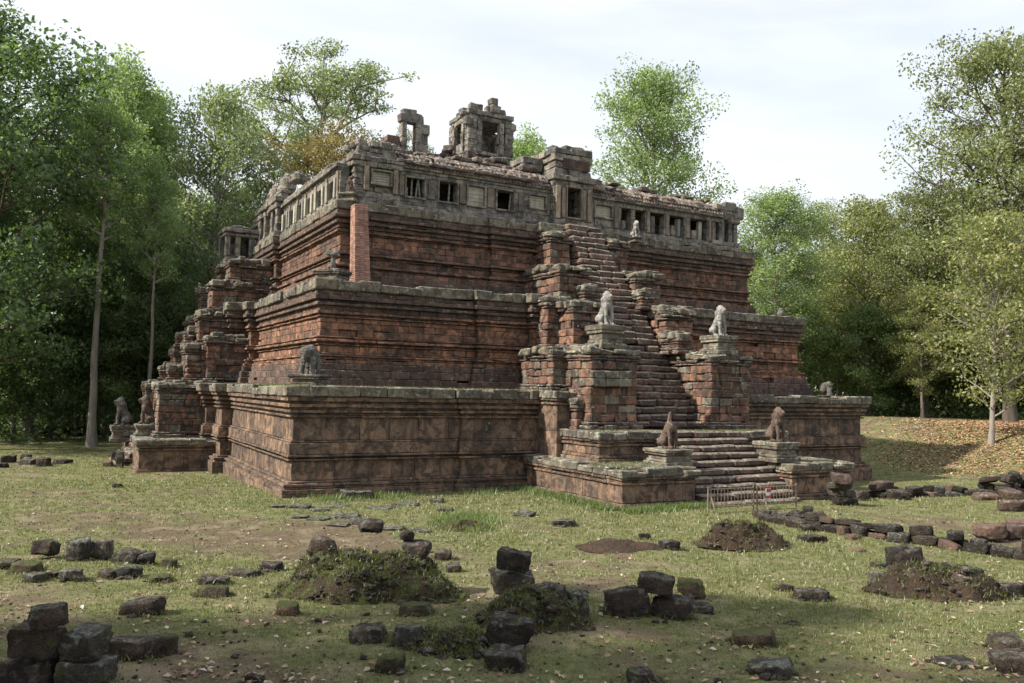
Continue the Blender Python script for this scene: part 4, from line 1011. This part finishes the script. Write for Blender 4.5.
# ------------------------------------------------------------------ barrier before the front steps
def metal(name, c, r=.6):
    mt = bpy.data.materials.new(name); t, nd, lk, bs = nodes(mt)
    co = N(t, 'ShaderNodeTexCoord'); nz = N(t, 'ShaderNodeTexNoise', Scale=9., Detail=6); lk.new(co.outputs['Object'], nz.inputs['Vector'])
    lk.new(mixc(t, ramp(t, nz.outputs['Fac'], .42, .6), c, tuple(x*.5 for x in c)), bs.inputs['Base Color']); bs.inputs['Roughness'].default_value = r; return mt
M_BAR = metal('weathered pale wood', (.20, .15, .115), .8); M_RED = metal('faded red paint', (.45, .06, .05)); M_WHT = metal('white paint', (.72, .70, .68))
pA, _ = ray_ground(708, 513); pB, _ = ray_ground(796, 508)
bar = thing('barrier', 'low slatted pale barrier with a small red and white plate before the front steps', 'barrier', tuple(pA), math.atan2(pB[1]-pA[1], pB[0]-pA[0]))
LB_ = float(np.linalg.norm(pB[:2]-pA[:2]))
def bpart(fn, name, mat):
    B = Blocks(); fn(B); return B.build(name, [mat], bar)
for x in (0., LB_*.5, LB_*.54, LB_): bpart(lambda B: B.add((x, 0, .47), (.055, .055, .98), 0, .012, .004), 'post', M_BAR)
for z in (.2, .88):
    for (a, b) in ((0, LB_*.5), (LB_*.54, LB_)): bpart(lambda B: B.add(((a+b)/2, .0, z), (b-a, .035, .035), 0, .01, .004), 'rail', M_BAR)
def f(B):
    for i in range(1, 27):
        x = LB_*i/27
        if abs(x-LB_*.52) > .1: B.add((x, .035, .53), (.022, .018, .74*random.uniform(.95, 1.03)), 0, .004, .003)
bpart(f, 'slat', M_BAR)
bpart(lambda B: B.add((LB_*.66, -.05, .58), (.26, .03, .5), 0, .008, .0), 'plate', M_WHT)
bpart(lambda B: (B.add((LB_*.66, -.075, .76), (.26, .02, .14), 0, .005, .0), B.add((LB_*.66, -.075, .5), (.26, .02, .1), 0, .005, .0)), 'plate_stripe', M_RED)
for x in (0.1, LB_*.6): bpart(lambda B: B.add((x, -.2, .3), (.05, .05, .75), 0, .01, .0, tilt=(0, -.5)), 'strut', M_BAR)

# ------------------------------------------------------------------ trees
def leaf_cloud(C, size, tint, nb=None):
    """C (n,3) leaf centres -> quads"""
    n = len(C); th = rng.uniform(0, 2*PI, n); nz = rng.uniform(-.2, 1, n); ph = rng.uniform(0, 2*PI, n); rr = np.sqrt(1-nz**2)
    nr = np.stack([rr*np.cos(ph), rr*np.sin(ph), nz], 1)
    a = np.cross(nr, np.array([0.3, .2, 1.])); a /= np.linalg.norm(a, axis=1, keepdims=True)+1e-9; b = np.cross(nr, a)
    u = a*np.cos(th)[:, None]+b*np.sin(th)[:, None]; v = np.cross(nr, u)
    s = (size*rng.uniform(.45, 1.6, n))[:, None]
    V = np.stack([C-u*s*.5, C-v*s*.30+nr*s*.06, C+u*s*.5, C+v*s*.30+nr*s*.06], 1)
    return V.reshape(-1, 3), np.arange(n*4).reshape(n, 4), np.repeat(np.clip(tint, 0, 1), 4)
def make_tree(seed, H, cb, R, nl, nleaf, ls, up=.5, prof='oval', tr=.28, cr=.75, flat=.7, bark=B_PALE, leaf=L_MID, sub=4, wander=.02, fork=False):
    R_ = random.Random(seed); S = Soup(); Cs = []
    n = 12; tp = [np.array([0., 0., -.3])]; TH = .84 if prof == 'umb' else .96
    for i in range(1, n+1): tp.append(np.array([tp[-1][0]+R_.uniform(-1, 1)*wander*1.4*H/n*2, tp[-1][1]+R_.uniform(-1, 1)*wander*H/n*2, H*TH*i/n]))
    rad = [tr*(1-.88*(i/n)**.9)*(1.5 if i == 0 else 1) for i in range(n+1)]
    S.add(*tube_np(tp, rad, 9))
    def trunk_at(z):
        f = np.clip(z/(H*TH)*n, 0, n-.001); i = int(f); return tp[i]+(tp[i+1]-tp[i])*(f-i)
    for k in range(nl):
        t = (k+R_.random()*.6)/nl; z = H*(cb+(.97-cb)*t**.9); az = k*2.4+R_.uniform(-.4, .4)
        if prof == 'oval': Lr = R*(math.sin(PI*min(1, .12+.86*t)))**.6
        elif prof == 'umb': Lr = R*(1.05-.55*t)
        elif prof == 'cone': Lr = R*(1.05-.95*t)
        else: Lr = R*(1-.4*abs(t-.5))
        Lr *= R_.uniform(.72, 1.06); el = up*(1 if prof != 'umb' else 1.1)+.5*t+R_.uniform(-.15, .15)
        p0 = trunk_at(z*(.8 if prof == 'umb' else .93)) if prof != 'umb' else trunk_at(H*(cb*.85+(.84-cb*.85)*t)); pts = [p0]; d = np.array([math.cos(az)*math.cos(el), math.sin(az)*math.cos(el), math.sin(el)])
        for i in range(5):
            d = d+np.array([R_.uniform(-.16, .16), R_.uniform(-.16, .16), R_.uniform(-.12, .10)-(.05 if prof == 'umb' else 0)]); d /= np.linalg.norm(d); pts.append(pts[-1]+d*Lr/5)
        r0 = tr*(.42-.25*t); S.add(*tube_np(pts, [r0*(1-.16*i) for i in range(6)], 5))
        Cs.append((pts[-1], cr*R_.uniform(.8, 1.2)))
        for j in range(max(2, int(round(sub*1.5*Lr/R)))):
            i = R_.randint(2, 5); q0 = pts[i-1]+(pts[i]-pts[i-1])*R_.random(); d2 = d*.4+np.array([R_.uniform(-1, 1), R_.uniform(-1, 1), R_.uniform(-.25, .8)]); d2 /= np.linalg.norm(d2)
            l2 = Lr*R_.uniform(.22, .5); q1 = q0+d2*l2*.5; q2 = q1+(d2+np.array([R_.uniform(-.3, .3), R_.uniform(-.3, .3), .15]))*l2*.5
            S.add(*tube_np([q0, q1, q2], [r0*.4, r0*.28, r0*.12], 4)); Cs.append((q2, cr*R_.uniform(.6, 1.15)))
            if R_.random() < .6: Cs.append((q1, cr*R_.uniform(.5, .8)))
    Cs.append((tp[-1], cr))
    w = np.array([c[1]**2 for c in Cs]); w /= w.sum(); pick = rng.choice(len(Cs), nleaf, p=w)
    cc = np.array([c[0] for c in Cs])[pick]; rr = np.array([c[1] for c in Cs])[pick][:, None]
    g = rng.normal(size=(nleaf, 3)); g /= np.linalg.norm(g, axis=1, keepdims=True)+1e-9; g *= rng.uniform(0, 1, (nleaf, 1))**.42*1.35
    P = cc+g*rr*np.array([1, 1, flat])
    ct = rng.normal(.45, .2, len(Cs))[pick]
    V, F, T = leaf_cloud(P, ls, ct+rng.normal(0, .2, nleaf))
    cm = mesh_from('crown', V, F, [leaf], tint=T)
    tm = mesh_from('trunk', np.concatenate(S.V), np.concatenate(S.F), [bark], smooth=True)
    return tm, cm, H
KIND = {
 'slender': make_tree(1, 33, .38, 5.8, 34, 26000, .25, .4, 'oval', .34, 1.05, .7, B_PALE, L_FRESH, 5),
 'slender2': make_tree(2, 32, .40, 5.4, 30, 21000, .25, .5, 'oval', .30, 1.0, .7, B_PALE, L_FRESH, 5),
 'dense': make_tree(3, 30, .18, 7.2, 46, 34000, .28, .3, 'oval', .42, 1.3, .7, B_DARK, L_MID, 5),
 'dense2': make_tree(4, 30, .20, 7.6, 46, 34000, .26, .3, 'oval', .42, 1.2, .7, B_PALE, L_PALE, 5),
 'umbrella': make_tree(5, 46, .62, 12., 18, 26000, .27, .38, 'umb', .80, 1.25, .5, B_PALE, L_PALE, 8),
 'bronze': make_tree(6, 31, .66, 8.0, 18, 17000, .24, .3, 'umb', .40, 1.05, .4, B_DARK, L_AUT, 7),
 'dome': make_tree(7, 41, .32, 8.4, 54, 36000, .29, .42, 'oval', .45, 1.3, .8, B_PALE, L_FRESH, 6),
 'olive': make_tree(8, 34, .14, 9.2, 60, 44000, .25, .38, 'oval', .45, 1.25, .65, B_DARK, L_OLIVE, 6),
 'deep': make_tree(9, 29, .16, 7.2, 44, 32000, .27, .25, 'oval', .42, 1.25, .65, B_DARK, L_DEEP, 5),
 'deep2': make_tree(10, 27, .36, 6.6, 36, 24000, .27, .3, 'oval', .36, 1.15, .6, B_PALE, L_DEEP, 5),
 'pole': make_tree(21, 34, .60, 4.8, 24, 14000, .25, .5, 'oval', .40, 1.0, .65, B_PALE, L_FRESH, 5),
 'under': make_tree(12, 14, .10, 5.2, 26, 12000, .27, .5, 'oval', .16, 1.1, .6, B_DARK, L_MID, 4),
 'underdeep': make_tree(13, 13, .08, 5.2, 26, 12000, .27, .4, 'oval', .16, 1.1, .6, B_DARK, L_DEEP, 4),
 'autumn': make_tree(14, 22, .18, 6.2, 40, 22000, .24, .45, 'oval', .26, 1.05, .6, B_PALE, L_YEL, 5),
 'near': make_tree(15, 14.5, .12, 4.6, 46, 10000, .21, .6, 'oval', .17, .75, .65, B_PALE, L_YEL, 6),
}
def dir_px(px): d = Fv+R2*(px-512)/FPX-U2*(48-.02*(px-512))/FPX; return d[:2]/(d@Fv)
def put_tree(px, depth, kind, H, label, group=None, rz=None, wide=1., name='tree', xy=None):
    tm, cm, H0 = KIND[kind]
    x, y = (CAM[:2]+dir_px(px)*depth) if xy is None else xy
    s = H/H0; r = thing(name, label, 'tree', (x, y, ground_h(x, y)-.1), random.uniform(0, 6.28) if rz is None else rz, group)
    r.scale = (s*wide, s*wide, s)
    link_mesh('trunk', tm, r); link_mesh('crown', cm, r); return r
T_ = put_tree
T_(-22, 56, 'deep', 31, 'tall dark green tree filling the left edge of the picture', name='evergreen_tree', wide=1.1)
T_(30, 68, 'deep2', 26, 'dark green tree right of the leftmost tall tree', name='evergreen_tree')
T_(108, 74, 'slender', 36, 'tall slender light green tree with a pale trunk rising highest on the left')
T_(142, 80, 'slender2', 34.5, 'slender green tree with straight bare trunk right of the tallest left one')
T_(208, 76, 'dense2', 33, wide=.85, label='full bushy pale green tree left of the temple')
T_(236, 92, 'dense', 28, 'mid green bushy tree directly behind the left side stairs')
T_(314, 106, 'umbrella', 51, 'huge spreading tree with bare pale limbs and thin crown behind the left of the temple', wide=1.12)
T_(402, 112, 'umbrella', 42.5, 'thin leaved spreading tree behind the ruined door frame', wide=.62)
T_(314, 84, 'bronze', 33.5, 'bronze tinted flat crowned tree just above the left gallery roof')
T_(654, 96, 'dome', 42, 'rounded fresh green tree standing behind the right half of the temple')
T_(520, 125, 'slender', 44, 'green tree top peeping out behind the summit tower')
T_(778, 80, 'dome', 22.5, 'bright green round tree just right of the temple top', wide=1.25)
T_(822, 108, 'umbrella', 29.5, 'pale flat topped tree behind the bright green one on the right', wide=1.1)
T_(870, 90, 'autumn', 24, 'yellowish green tree right of the bright green one')
T_(925, 84, 'olive', 24, 'olive green tree left of the tall sparse tree on the right')
T_(1010, 74, 'olive', 36, 'tall sparse olive leaved tree reaching highest at the right edge')
near_p, near_t = ray_ground(991, 444)
T_(0, 0, 'near', 15.5*float((near_p-CAM)@Fv)/56, 'young thin tree with yellowing leaves standing alone on the leafy bank', xy=(near_p[0], near_p[1]))
T_(94, 61, 'pole', 27, 'tree with the thick straight pale trunk in front of the left forest')
T_(150, 63, 'pole', 22, 'tree with a thinner pale trunk between the thick trunk and the side stairs', wide=.75)
fl = [(-60, 60, 'deep', 27), (-40, 80, 'dense', 28), (25, 84, 'dense', 22), (70, 95, 'dense', 26), (70, 82, 'deep', 19), (120, 98, 'deep2', 27), (165, 90, 'dense', 27), (175, 105, 'deep2', 28), (222, 108, 'dense', 28), (268, 104, 'dense2', 25), (-95, 90, 'dense', 28), (300, 118, 'dense', 22), (340, 118, 'dense', 24), (150, 70, 'deep2', 19), (20, 100, 'deep2', 27)]
for (px, dp, kd, H) in fl: T_(px, dp, kd, H, 'dark forest tree among many in the woods left of the temple', 'trees of the left forest')
for (px, dp, kd, H) in [(-20, 66, 'underdeep', 12), (15, 66, 'underdeep', 11), (52, 68, 'underdeep', 12), (78, 72, 'underdeep', 14), (122, 70, 'under', 11), (175, 74, 'underdeep', 13), (15, 74, 'underdeep', 15), (50, 76, 'under', 12), (85, 82, 'underdeep', 14), (118, 84, 'underdeep', 13), (150, 86, 'under', 14), (180, 84, 'underdeep', 15), (215, 88, 'under', 15), (245, 90, 'underdeep', 14), (35, 90, 'under', 15), (100, 92, 'under', 15), (135, 76, 'underdeep', 10), (270, 92, 'under', 14)]:
    T_(px, dp, kd, H, 'low bushy undergrowth tree at the foot of the left forest', 'undergrowth trees of the left forest', name='small_tree')
for (px, dp, kd, H) in [(745, 96, 'dense', 20), (800, 94, 'dense', 19), (840, 98, 'dense2', 21), (888, 104, 'olive', 24), (905, 98, 'autumn', 22), (950, 96, 'dense', 24), (975, 104, 'olive', 28), (1045, 88, 'olive', 32), (1030, 100, 'dense', 27), (1090, 84, 'olive', 30), (1130, 92, 'dense', 28), (1062, 74, 'autumn', 20), (700, 110, 'dense', 20), (912, 110, 'deep', 24), (855, 112, 'deep', 22), (1000, 112, 'deep', 26)]:
    T_(px, dp, kd, H, 'olive and green forest tree among many in the woods right of the temple', 'trees of the right forest')
for (px, dp, kd, H) in [(760, 88, 'underdeep', 12), (800, 86, 'under', 12), (838, 88, 'autumn', 14), (865, 84, 'under', 11), (900, 90, 'underdeep', 11), (922, 80, 'autumn', 13), (950, 86, 'under', 12), (975, 90, 'underdeep', 12), (1010, 84, 'autumn', 15), (1045, 80, 'under', 12), (1075, 76, 'autumn', 14), (880, 96, 'underdeep', 13), (930, 96, 'underdeep', 13)]:
    T_(px, dp, kd, H, 'small leafy tree at the edge of the right forest behind the bank', 'small trees of the right forest edge', name='small_tree')
# trees standing left of the picture; they shade the foreground lawn
for (x, y, kd, H) in ((-24, -20, 'dense2', 20), (-28, -27, 'dense2', 22), (-18, -29, 'slender2', 18), (-33, -14, 'slender2', 22), (-21, -36, 'dense2', 20), (-17, -24, 'dense', 17), (-15.5, -30, 'dense', 17), (-20, -17, 'slender2', 21)):
    T_(0, 0, kd, H, 'tree outside the left of the view whose shade falls on the foreground lawn', 'shade trees beside the viewer', xy=(x, y))
# far wood behind everything and forest floor plants
def arc_leaves(n, a0, a1, d0, d1, h0, h1, size, mat, name, clump=1.4, nc=900):
    an = np.radians(rng.uniform(a0, a1, nc))+YAW; dd = rng.uniform(d0, d1, nc); hh = rng.uniform(0, 1, nc)**1.1
    x = CAM[0]+np.sin(an)*dd; y = CAM[1]+np.cos(an)*dd
    top = h0+(h1-h0)*(.5+.5*np.sin(an*37)*np.cos(an*91+2)); z = np.array([ground_h(a_, b_) for a_, b_ in zip(x, y)])+hh*top
    pick = rng.integers(0, nc, n); g = rng.normal(size=(n, 3))*clump*np.array([1, 1, .8])
    P = np.stack([x, y, z], 1)[pick]+g; P[:, 2] = np.maximum(P[:, 2], np.array([-.3]))
    V, F, T = leaf_cloud(P, size, rng.normal(.4, .2, nc)[pick]+rng.normal(0, .15, n))
    return tag(link_mesh(name, mesh_from(name, V, F, [mat], tint=T)), kind='stuff')
tag(arc_leaves(60000, -48, -6, 118, 135, 12, 20, .8, L_DEEP, 'far_woods', 2.0, 1300), 'dense distant woods closing the view behind the left forest', 'woods')
tag(arc_leaves(50000, 8, 50, 118, 135, 11, 17, .8, L_MID, 'far_woods', 2.0, 1300), 'dense distant woods closing the view behind the right forest', 'woods')
tag(arc_leaves(16000, -46, -14, 72, 100, .6, 2.6, .3, L_DEEP, 'forest_undergrowth', .7, 500), 'dark low plants covering the forest floor on the left', 'undergrowth')
tag(arc_leaves(13000, 12, 42, 92, 112, .8, 3.0, .3, L_MID, 'forest_undergrowth', .7, 450), 'low plants covering the forest floor on the right', 'undergrowth')

# ------------------------------------------------------------------ grass, weeds, fallen leaves
def frustum_pts(n, dmin, dmax, power=1.0, amax=.66, dens=None):
    """random ground points, density falling with distance"""
    u = rng.uniform(0, 1, n); d = dmin*(dmax/dmin)**(u**power); s = rng.uniform(-amax, amax, n)
    x = CAM[0]+d*(FWD[0]+s*FWD[1]); y = CAM[1]+d*(FWD[1]-s*FWD[0])
    keep = []
    for i in range(n):
        if -.1 < x[i] < 35 and -.1 < y[i] < 43: continue
        if 10.9 < x[i] < 24.1 and -8 < y[i] < 1: continue
        if -4.4 < x[i] < 1 and 15.2 < y[i] < 28: continue
        g = grassy(x[i], y[i])
        if rng.random() < (dens(g, x[i], y[i]) if dens else 1): keep.append((x[i], y[i], ground_h(x[i], y[i]), d[i], g))
    return np.array(keep)
G = frustum_pts(95000, 10.5, 60, 1.0, dens=lambda g, x, y: .08+.95*max(0, g-.22))
nb = 4; n = len(G); base = np.repeat(G, nb, 0); N_ = len(base)
sc_ = (base[:, 3]/14.)**.75
bx = base[:, :3]+np.stack([rng.normal(0, .035, N_)*sc_, rng.normal(0, .035, N_)*sc_, np.zeros(N_)-.01], 1)
hh = rng.uniform(.02, .06, N_)*(.7+.6*base[:, 4])*np.minimum(sc_, 1.6); az = rng.uniform(0, 2*PI, N_); wd = rng.uniform(.007, .013, N_)*sc_
sd_ = np.stack([np.cos(az), np.sin(az), np.zeros(N_)], 1)*wd[:, None]; ln_ = np.stack([-np.sin(az), np.cos(az), np.zeros(N_)], 1)*(hh*rng.uniform(-.7, .7, N_))[:, None]
tip = bx+ln_; tip[:, 2] += hh
V = np.stack([bx-sd_, bx+sd_, tip], 1).reshape(-1, 3)
L_GR = m_leaf('short grass', (.09, .10, .04), (.205, .205, .085), .3)
gt = np.repeat(np.clip(.15+.6*base[:, 4]+rng.normal(0, .2, N_), 0, 1), 3)
tag(link_mesh('grass', mesh_from('grass', V, np.arange(N_*3).reshape(-1, 3), [L_GR], tint=gt)), 'short patchy green grass on the lawn', 'grass', kind='stuff')
# taller weeds along the temple foot
pts = []
for _ in range(2600):
    x = random.uniform(1, 11) if random.random() < .55 else random.uniform(10, 15); y = random.gauss(-.9, .5) if x < 10.5 else -7.9-abs(random.gauss(0, .35))
    if (x < 10.5 or x > 10.8) and random.random() < (.5+.9*fbm(x, y, .5, 3)): pts.append((x, min(y, -.15), ground_h(x, y)))
for _ in range(900):
    y = -random.uniform(0, 7.6); pts.append((10.85-abs(random.gauss(0, .3)), y, ground_h(10.7, y)))
for _ in range(500):
    p, t = ray_ground(random.gauss(465, 14), random.gauss(524, 4)); pts.append(tuple(p))
pts = np.array(pts); b_ = np.repeat(pts, 5, 0); n = len(b_); hh = rng.uniform(.08, .3, n); az = rng.uniform(0, 2*PI, n)
bx = b_+np.stack([rng.normal(0, .08, n), rng.normal(0, .08, n), np.zeros(n)], 1); sd_ = np.stack([np.cos(az), np.sin(az), np.zeros(n)], 1)*.018
tip = bx+np.stack([rng.normal(0, .08, n), rng.normal(0, .08, n), hh], 1)
L_WEED = m_leaf('weeds', (.085, .12, .035), (.20, .25, .085), .35)
tag(link_mesh('weeds', mesh_from('weeds', np.stack([bx-sd_, bx+sd_, tip], 1).reshape(-1, 3), np.arange(n*3).reshape(-1, 3), [L_WEED], tint=np.repeat(rng.uniform(0, 1, n), 3))), 'fresh green weeds growing along the temple foot', 'weeds', kind='stuff')
# moss and grass tufts on the mounds
MV = []
for (x_, y_, a_, b_) in ROCKPOS:
    d_ = math.hypot(x_-CAM[0], y_-CAM[1])
    for _ in range(int(70*min(1, (18/d_)**1.5)*max(.35, grassy(x_, y_))*(a_+b_))):
        t_ = random.uniform(0, 6.283); u_, v_ = math.cos(t_)*(a_*.52+random.gauss(.03, .04)), math.sin(t_)*(b_*.52+random.gauss(.03, .04))
        ca, sa = math.cos(-YAW), math.sin(-YAW); xx, yy = x_+ca*u_-sa*v_, y_+sa*u_+ca*v_; MV.append((xx, yy, ground_h(xx, yy)))
for k, (o, Vv, c, z0) in enumerate(mounds[:5]):
    if k in (1, 2): dens = 1100
    else: dens = 3800 if k == 0 else 1600
    idx = rng.integers(0, len(Vv), dens); ca, sa = math.cos(-YAW), math.sin(-YAW)
    for i in idx:
        v = Vv[i]+rng.normal(0, .03, 3); MV.append((c[0]+ca*v[0]-sa*v[1], c[1]+sa*v[0]+ca*v[1], z0+v[2]))
MV = np.array(MV); b_ = np.repeat(MV, 4, 0); n = len(b_); az = rng.uniform(0, 2*PI, n); sd_ = np.stack([np.cos(az), np.sin(az), np.zeros(n)], 1)*.010
bx = b_+rng.normal(0, .03, (n, 3)); tip = bx+np.stack([rng.normal(0, .04, n), rng.normal(0, .04, n), rng.uniform(.02, .09, n)], 1)
L_MOSS = m_leaf('mound grass', (.06, .06, .02), (.17, .19, .05), .3)
tag(link_mesh('mound_grass', mesh_from('mound_grass', np.stack([bx-sd_, bx+sd_, tip], 1).reshape(-1, 3), np.arange(n*3).reshape(-1, 3), [L_MOSS], tint=np.repeat(rng.uniform(0, 1, n), 3))), 'mossy tufts and dry roots growing on the mounds', 'moss', kind='stuff')
# fallen leaves
def m_dry():
    mt = bpy.data.materials.new('dry leaves'); t, nd, lk, bs = nodes(mt)
    tint = N(t, 'ShaderNodeAttribute', attribute_name='tint').outputs['Fac']
    r = t.nodes.new('ShaderNodeValToRGB'); e = r.color_ramp.elements; e[0].position = 0; e[0].color = (.10, .05, .03, 1); e[1].position = 1; e[1].color = (.44, .39, .32, 1)
    for p, c in ((.3, (.17, .10, .055, 1)), (.55, (.26, .18, .105, 1)), (.8, (.33, .26, .18, 1))):
        q = e.new(p); q.color = c
    lk.new(tint, r.inputs[0]); lk.new(r.outputs[0], bs.inputs['Base Color']); bs.inputs['Roughness'].default_value = .7; return mt
M_DRY = m_dry()
G = frustum_pts(9000, 10.5, 40, 1.35, dens=lambda g, x, y: (.22+.9*max(0, .62-g))*max(0, .9+2.2*fbm(x+7, y, .7, 3)))
n = len(G); P = G[:, :3]+np.array([0, 0, .025]); sz = rng.uniform(.05, .13, n)
nr = np.stack([rng.normal(0, .35, n), rng.normal(0, .35, n), np.ones(n)], 1); nr /= np.linalg.norm(nr, axis=1, keepdims=True); az = rng.uniform(0, 2*PI, n)
u = np.stack([np.cos(az), np.sin(az), np.zeros(n)], 1); u -= nr*(u*nr).sum(1, keepdims=True); v = np.cross(nr, u); s = sz[:, None]; cup = nr*s*.18
V = np.stack([P-u*s*.6, P-u*s*.1-v*s*.33+cup, P+u*s*.55+cup*.5, P-u*s*.1+v*s*.33+cup], 1).reshape(-1, 3)
tag(link_mesh('fallen_leaves', mesh_from('fallen_leaves', V, np.arange(n*4).reshape(-1, 4), [M_DRY], tint=np.repeat(np.clip(rng.normal(.55, .3, n), 0, 1), 4))), 'dry brown and whitish leaves scattered over the lawn', 'fallen leaves', kind='stuff')
# crumbs of laterite and earth
G = frustum_pts(5200, 10.5, 45, 1.2, dens=lambda g, x, y: .25+.9*max(0, .6-g))
CB = Blocks()
for g_ in G:
    w_ = random.uniform(.015, .06)*(1 if random.random() < .93 else 2.0)
    CB.add((g_[0], g_[1], g_[2]+w_*.2), (w_, w_*.8, w_*.6), random.uniform(0, 6), w_*.25, w_*.15, 0)
for k in range(0, len(MV), 2):
    if random.random() < .5:
        w_ = random.uniform(.03, .12 if k % 3 else .2); CB.add(tuple(MV[k]), (w_, w_*.8, w_*.6), random.uniform(0, 6), w_*.25, w_*.15, 0)
tag(CB.build('earth_clods', [M_RK]), 'small dark crumbs of laterite and earth strewn over the ground', 'clods', kind='stuff')
# leaf litter on the right bank
n = 60000; x = rng.uniform(40, 75, n); y = rng.normal(-1, 6, n)+rng.uniform(-4, 12, n); kp = (x > 42+.35*np.abs(y-1)) & (rng.uniform(0, 1, n) < np.clip((x-41)/9, 0, 1)*np.exp(-(np.maximum(y-3, 0)/7)**2)); x, y = x[kp], y[kp]; n = len(x)
P = np.array([(a_, b_, ground_h(a_, b_)+.03) for a_, b_ in zip(x, y)]); sz = rng.uniform(.10, .22, n); nr = np.stack([rng.normal(0, .4, n), rng.normal(0, .4, n), np.ones(n)], 1); nr /= np.linalg.norm(nr, axis=1, keepdims=True); az = rng.uniform(0, 2*PI, n)
u = np.stack([np.cos(az), np.sin(az), np.zeros(n)], 1); u -= nr*(u*nr).sum(1, keepdims=True); v = np.cross(nr, u); s = sz[:, None]
V = np.stack([P-u*s*.6, P-v*s*.33, P+u*s*.55+nr*s*.2, P+v*s*.33], 1).reshape(-1, 3)
M_LIT = m_dry(); M_LIT.name = 'orange leaf litter'
for nd_ in M_LIT.node_tree.nodes:
    if nd_.type == 'VALTORGB':
        for e_, c in zip(nd_.color_ramp.elements, ((.12, .06, .03, 1), (.26, .13, .06, 1), (.36, .20, .10, 1), (.42, .27, .15, 1), (.46, .36, .24, 1))): e_.color = c
tag(link_mesh('leaf_litter', mesh_from('leaf_litter', V, np.arange(n*4).reshape(-1, 4), [M_LIT], tint=np.repeat(rng.uniform(0, 1, n), 4))), 'orange brown leaf litter spread over the right bank', 'leaf litter', kind='stuff')
# short leafless grass fringe on terrace ledges
pts = []
for _ in range(1500):
    if random.random() < .6: pts.append((random.uniform(.1, 1.2), random.uniform(0, 13), 4.47))
    else: pts.append((random.uniform(0, 12), random.uniform(.1, 2.6), 4.47))
for _ in range(900): pts.append((random.uniform(11.2, 14.8), random.uniform(-7.2, -4.8), 1.52))
for _ in range(500): pts.append((random.uniform(20.5, 23.5), random.uniform(-7.2, -4.8), 1.52))
for _ in range(700): pts.append((random.uniform(12.2, 22.5), random.uniform(-4.4, -3.1), 2.78))
b_ = np.repeat(np.array(pts), 3, 0); n = len(b_); az = rng.uniform(0, 2*PI, n); sd_ = np.stack([np.cos(az), np.sin(az), np.zeros(n)], 1)*.015
bx = b_+rng.normal(0, .04, (n, 3))*np.array([1, 1, 0]); tip = bx+np.stack([rng.normal(0, .04, n), rng.normal(0, .04, n), rng.uniform(.03, .10, n)], 1)
tag(link_mesh('ledge_grass', mesh_from('ledge_grass', np.stack([bx-sd_, bx+sd_, tip], 1).reshape(-1, 3), np.arange(n*3).reshape(-1, 3), [L_GR], tint=np.repeat(rng.uniform(0, 1, n), 3))), 'thin grass growing on the ledges and platforms of the temple', 'grass', kind='stuff')
for o in bpy.data.objects:
    if o.name.startswith('elephant_statue') and 'elephant' not in o['label']: o.name = 'broken_statue'

for o in bpy.data.objects:
    if o.parent is None and 'category' in o and 'kind' not in o: o['kind'] = 'thing'
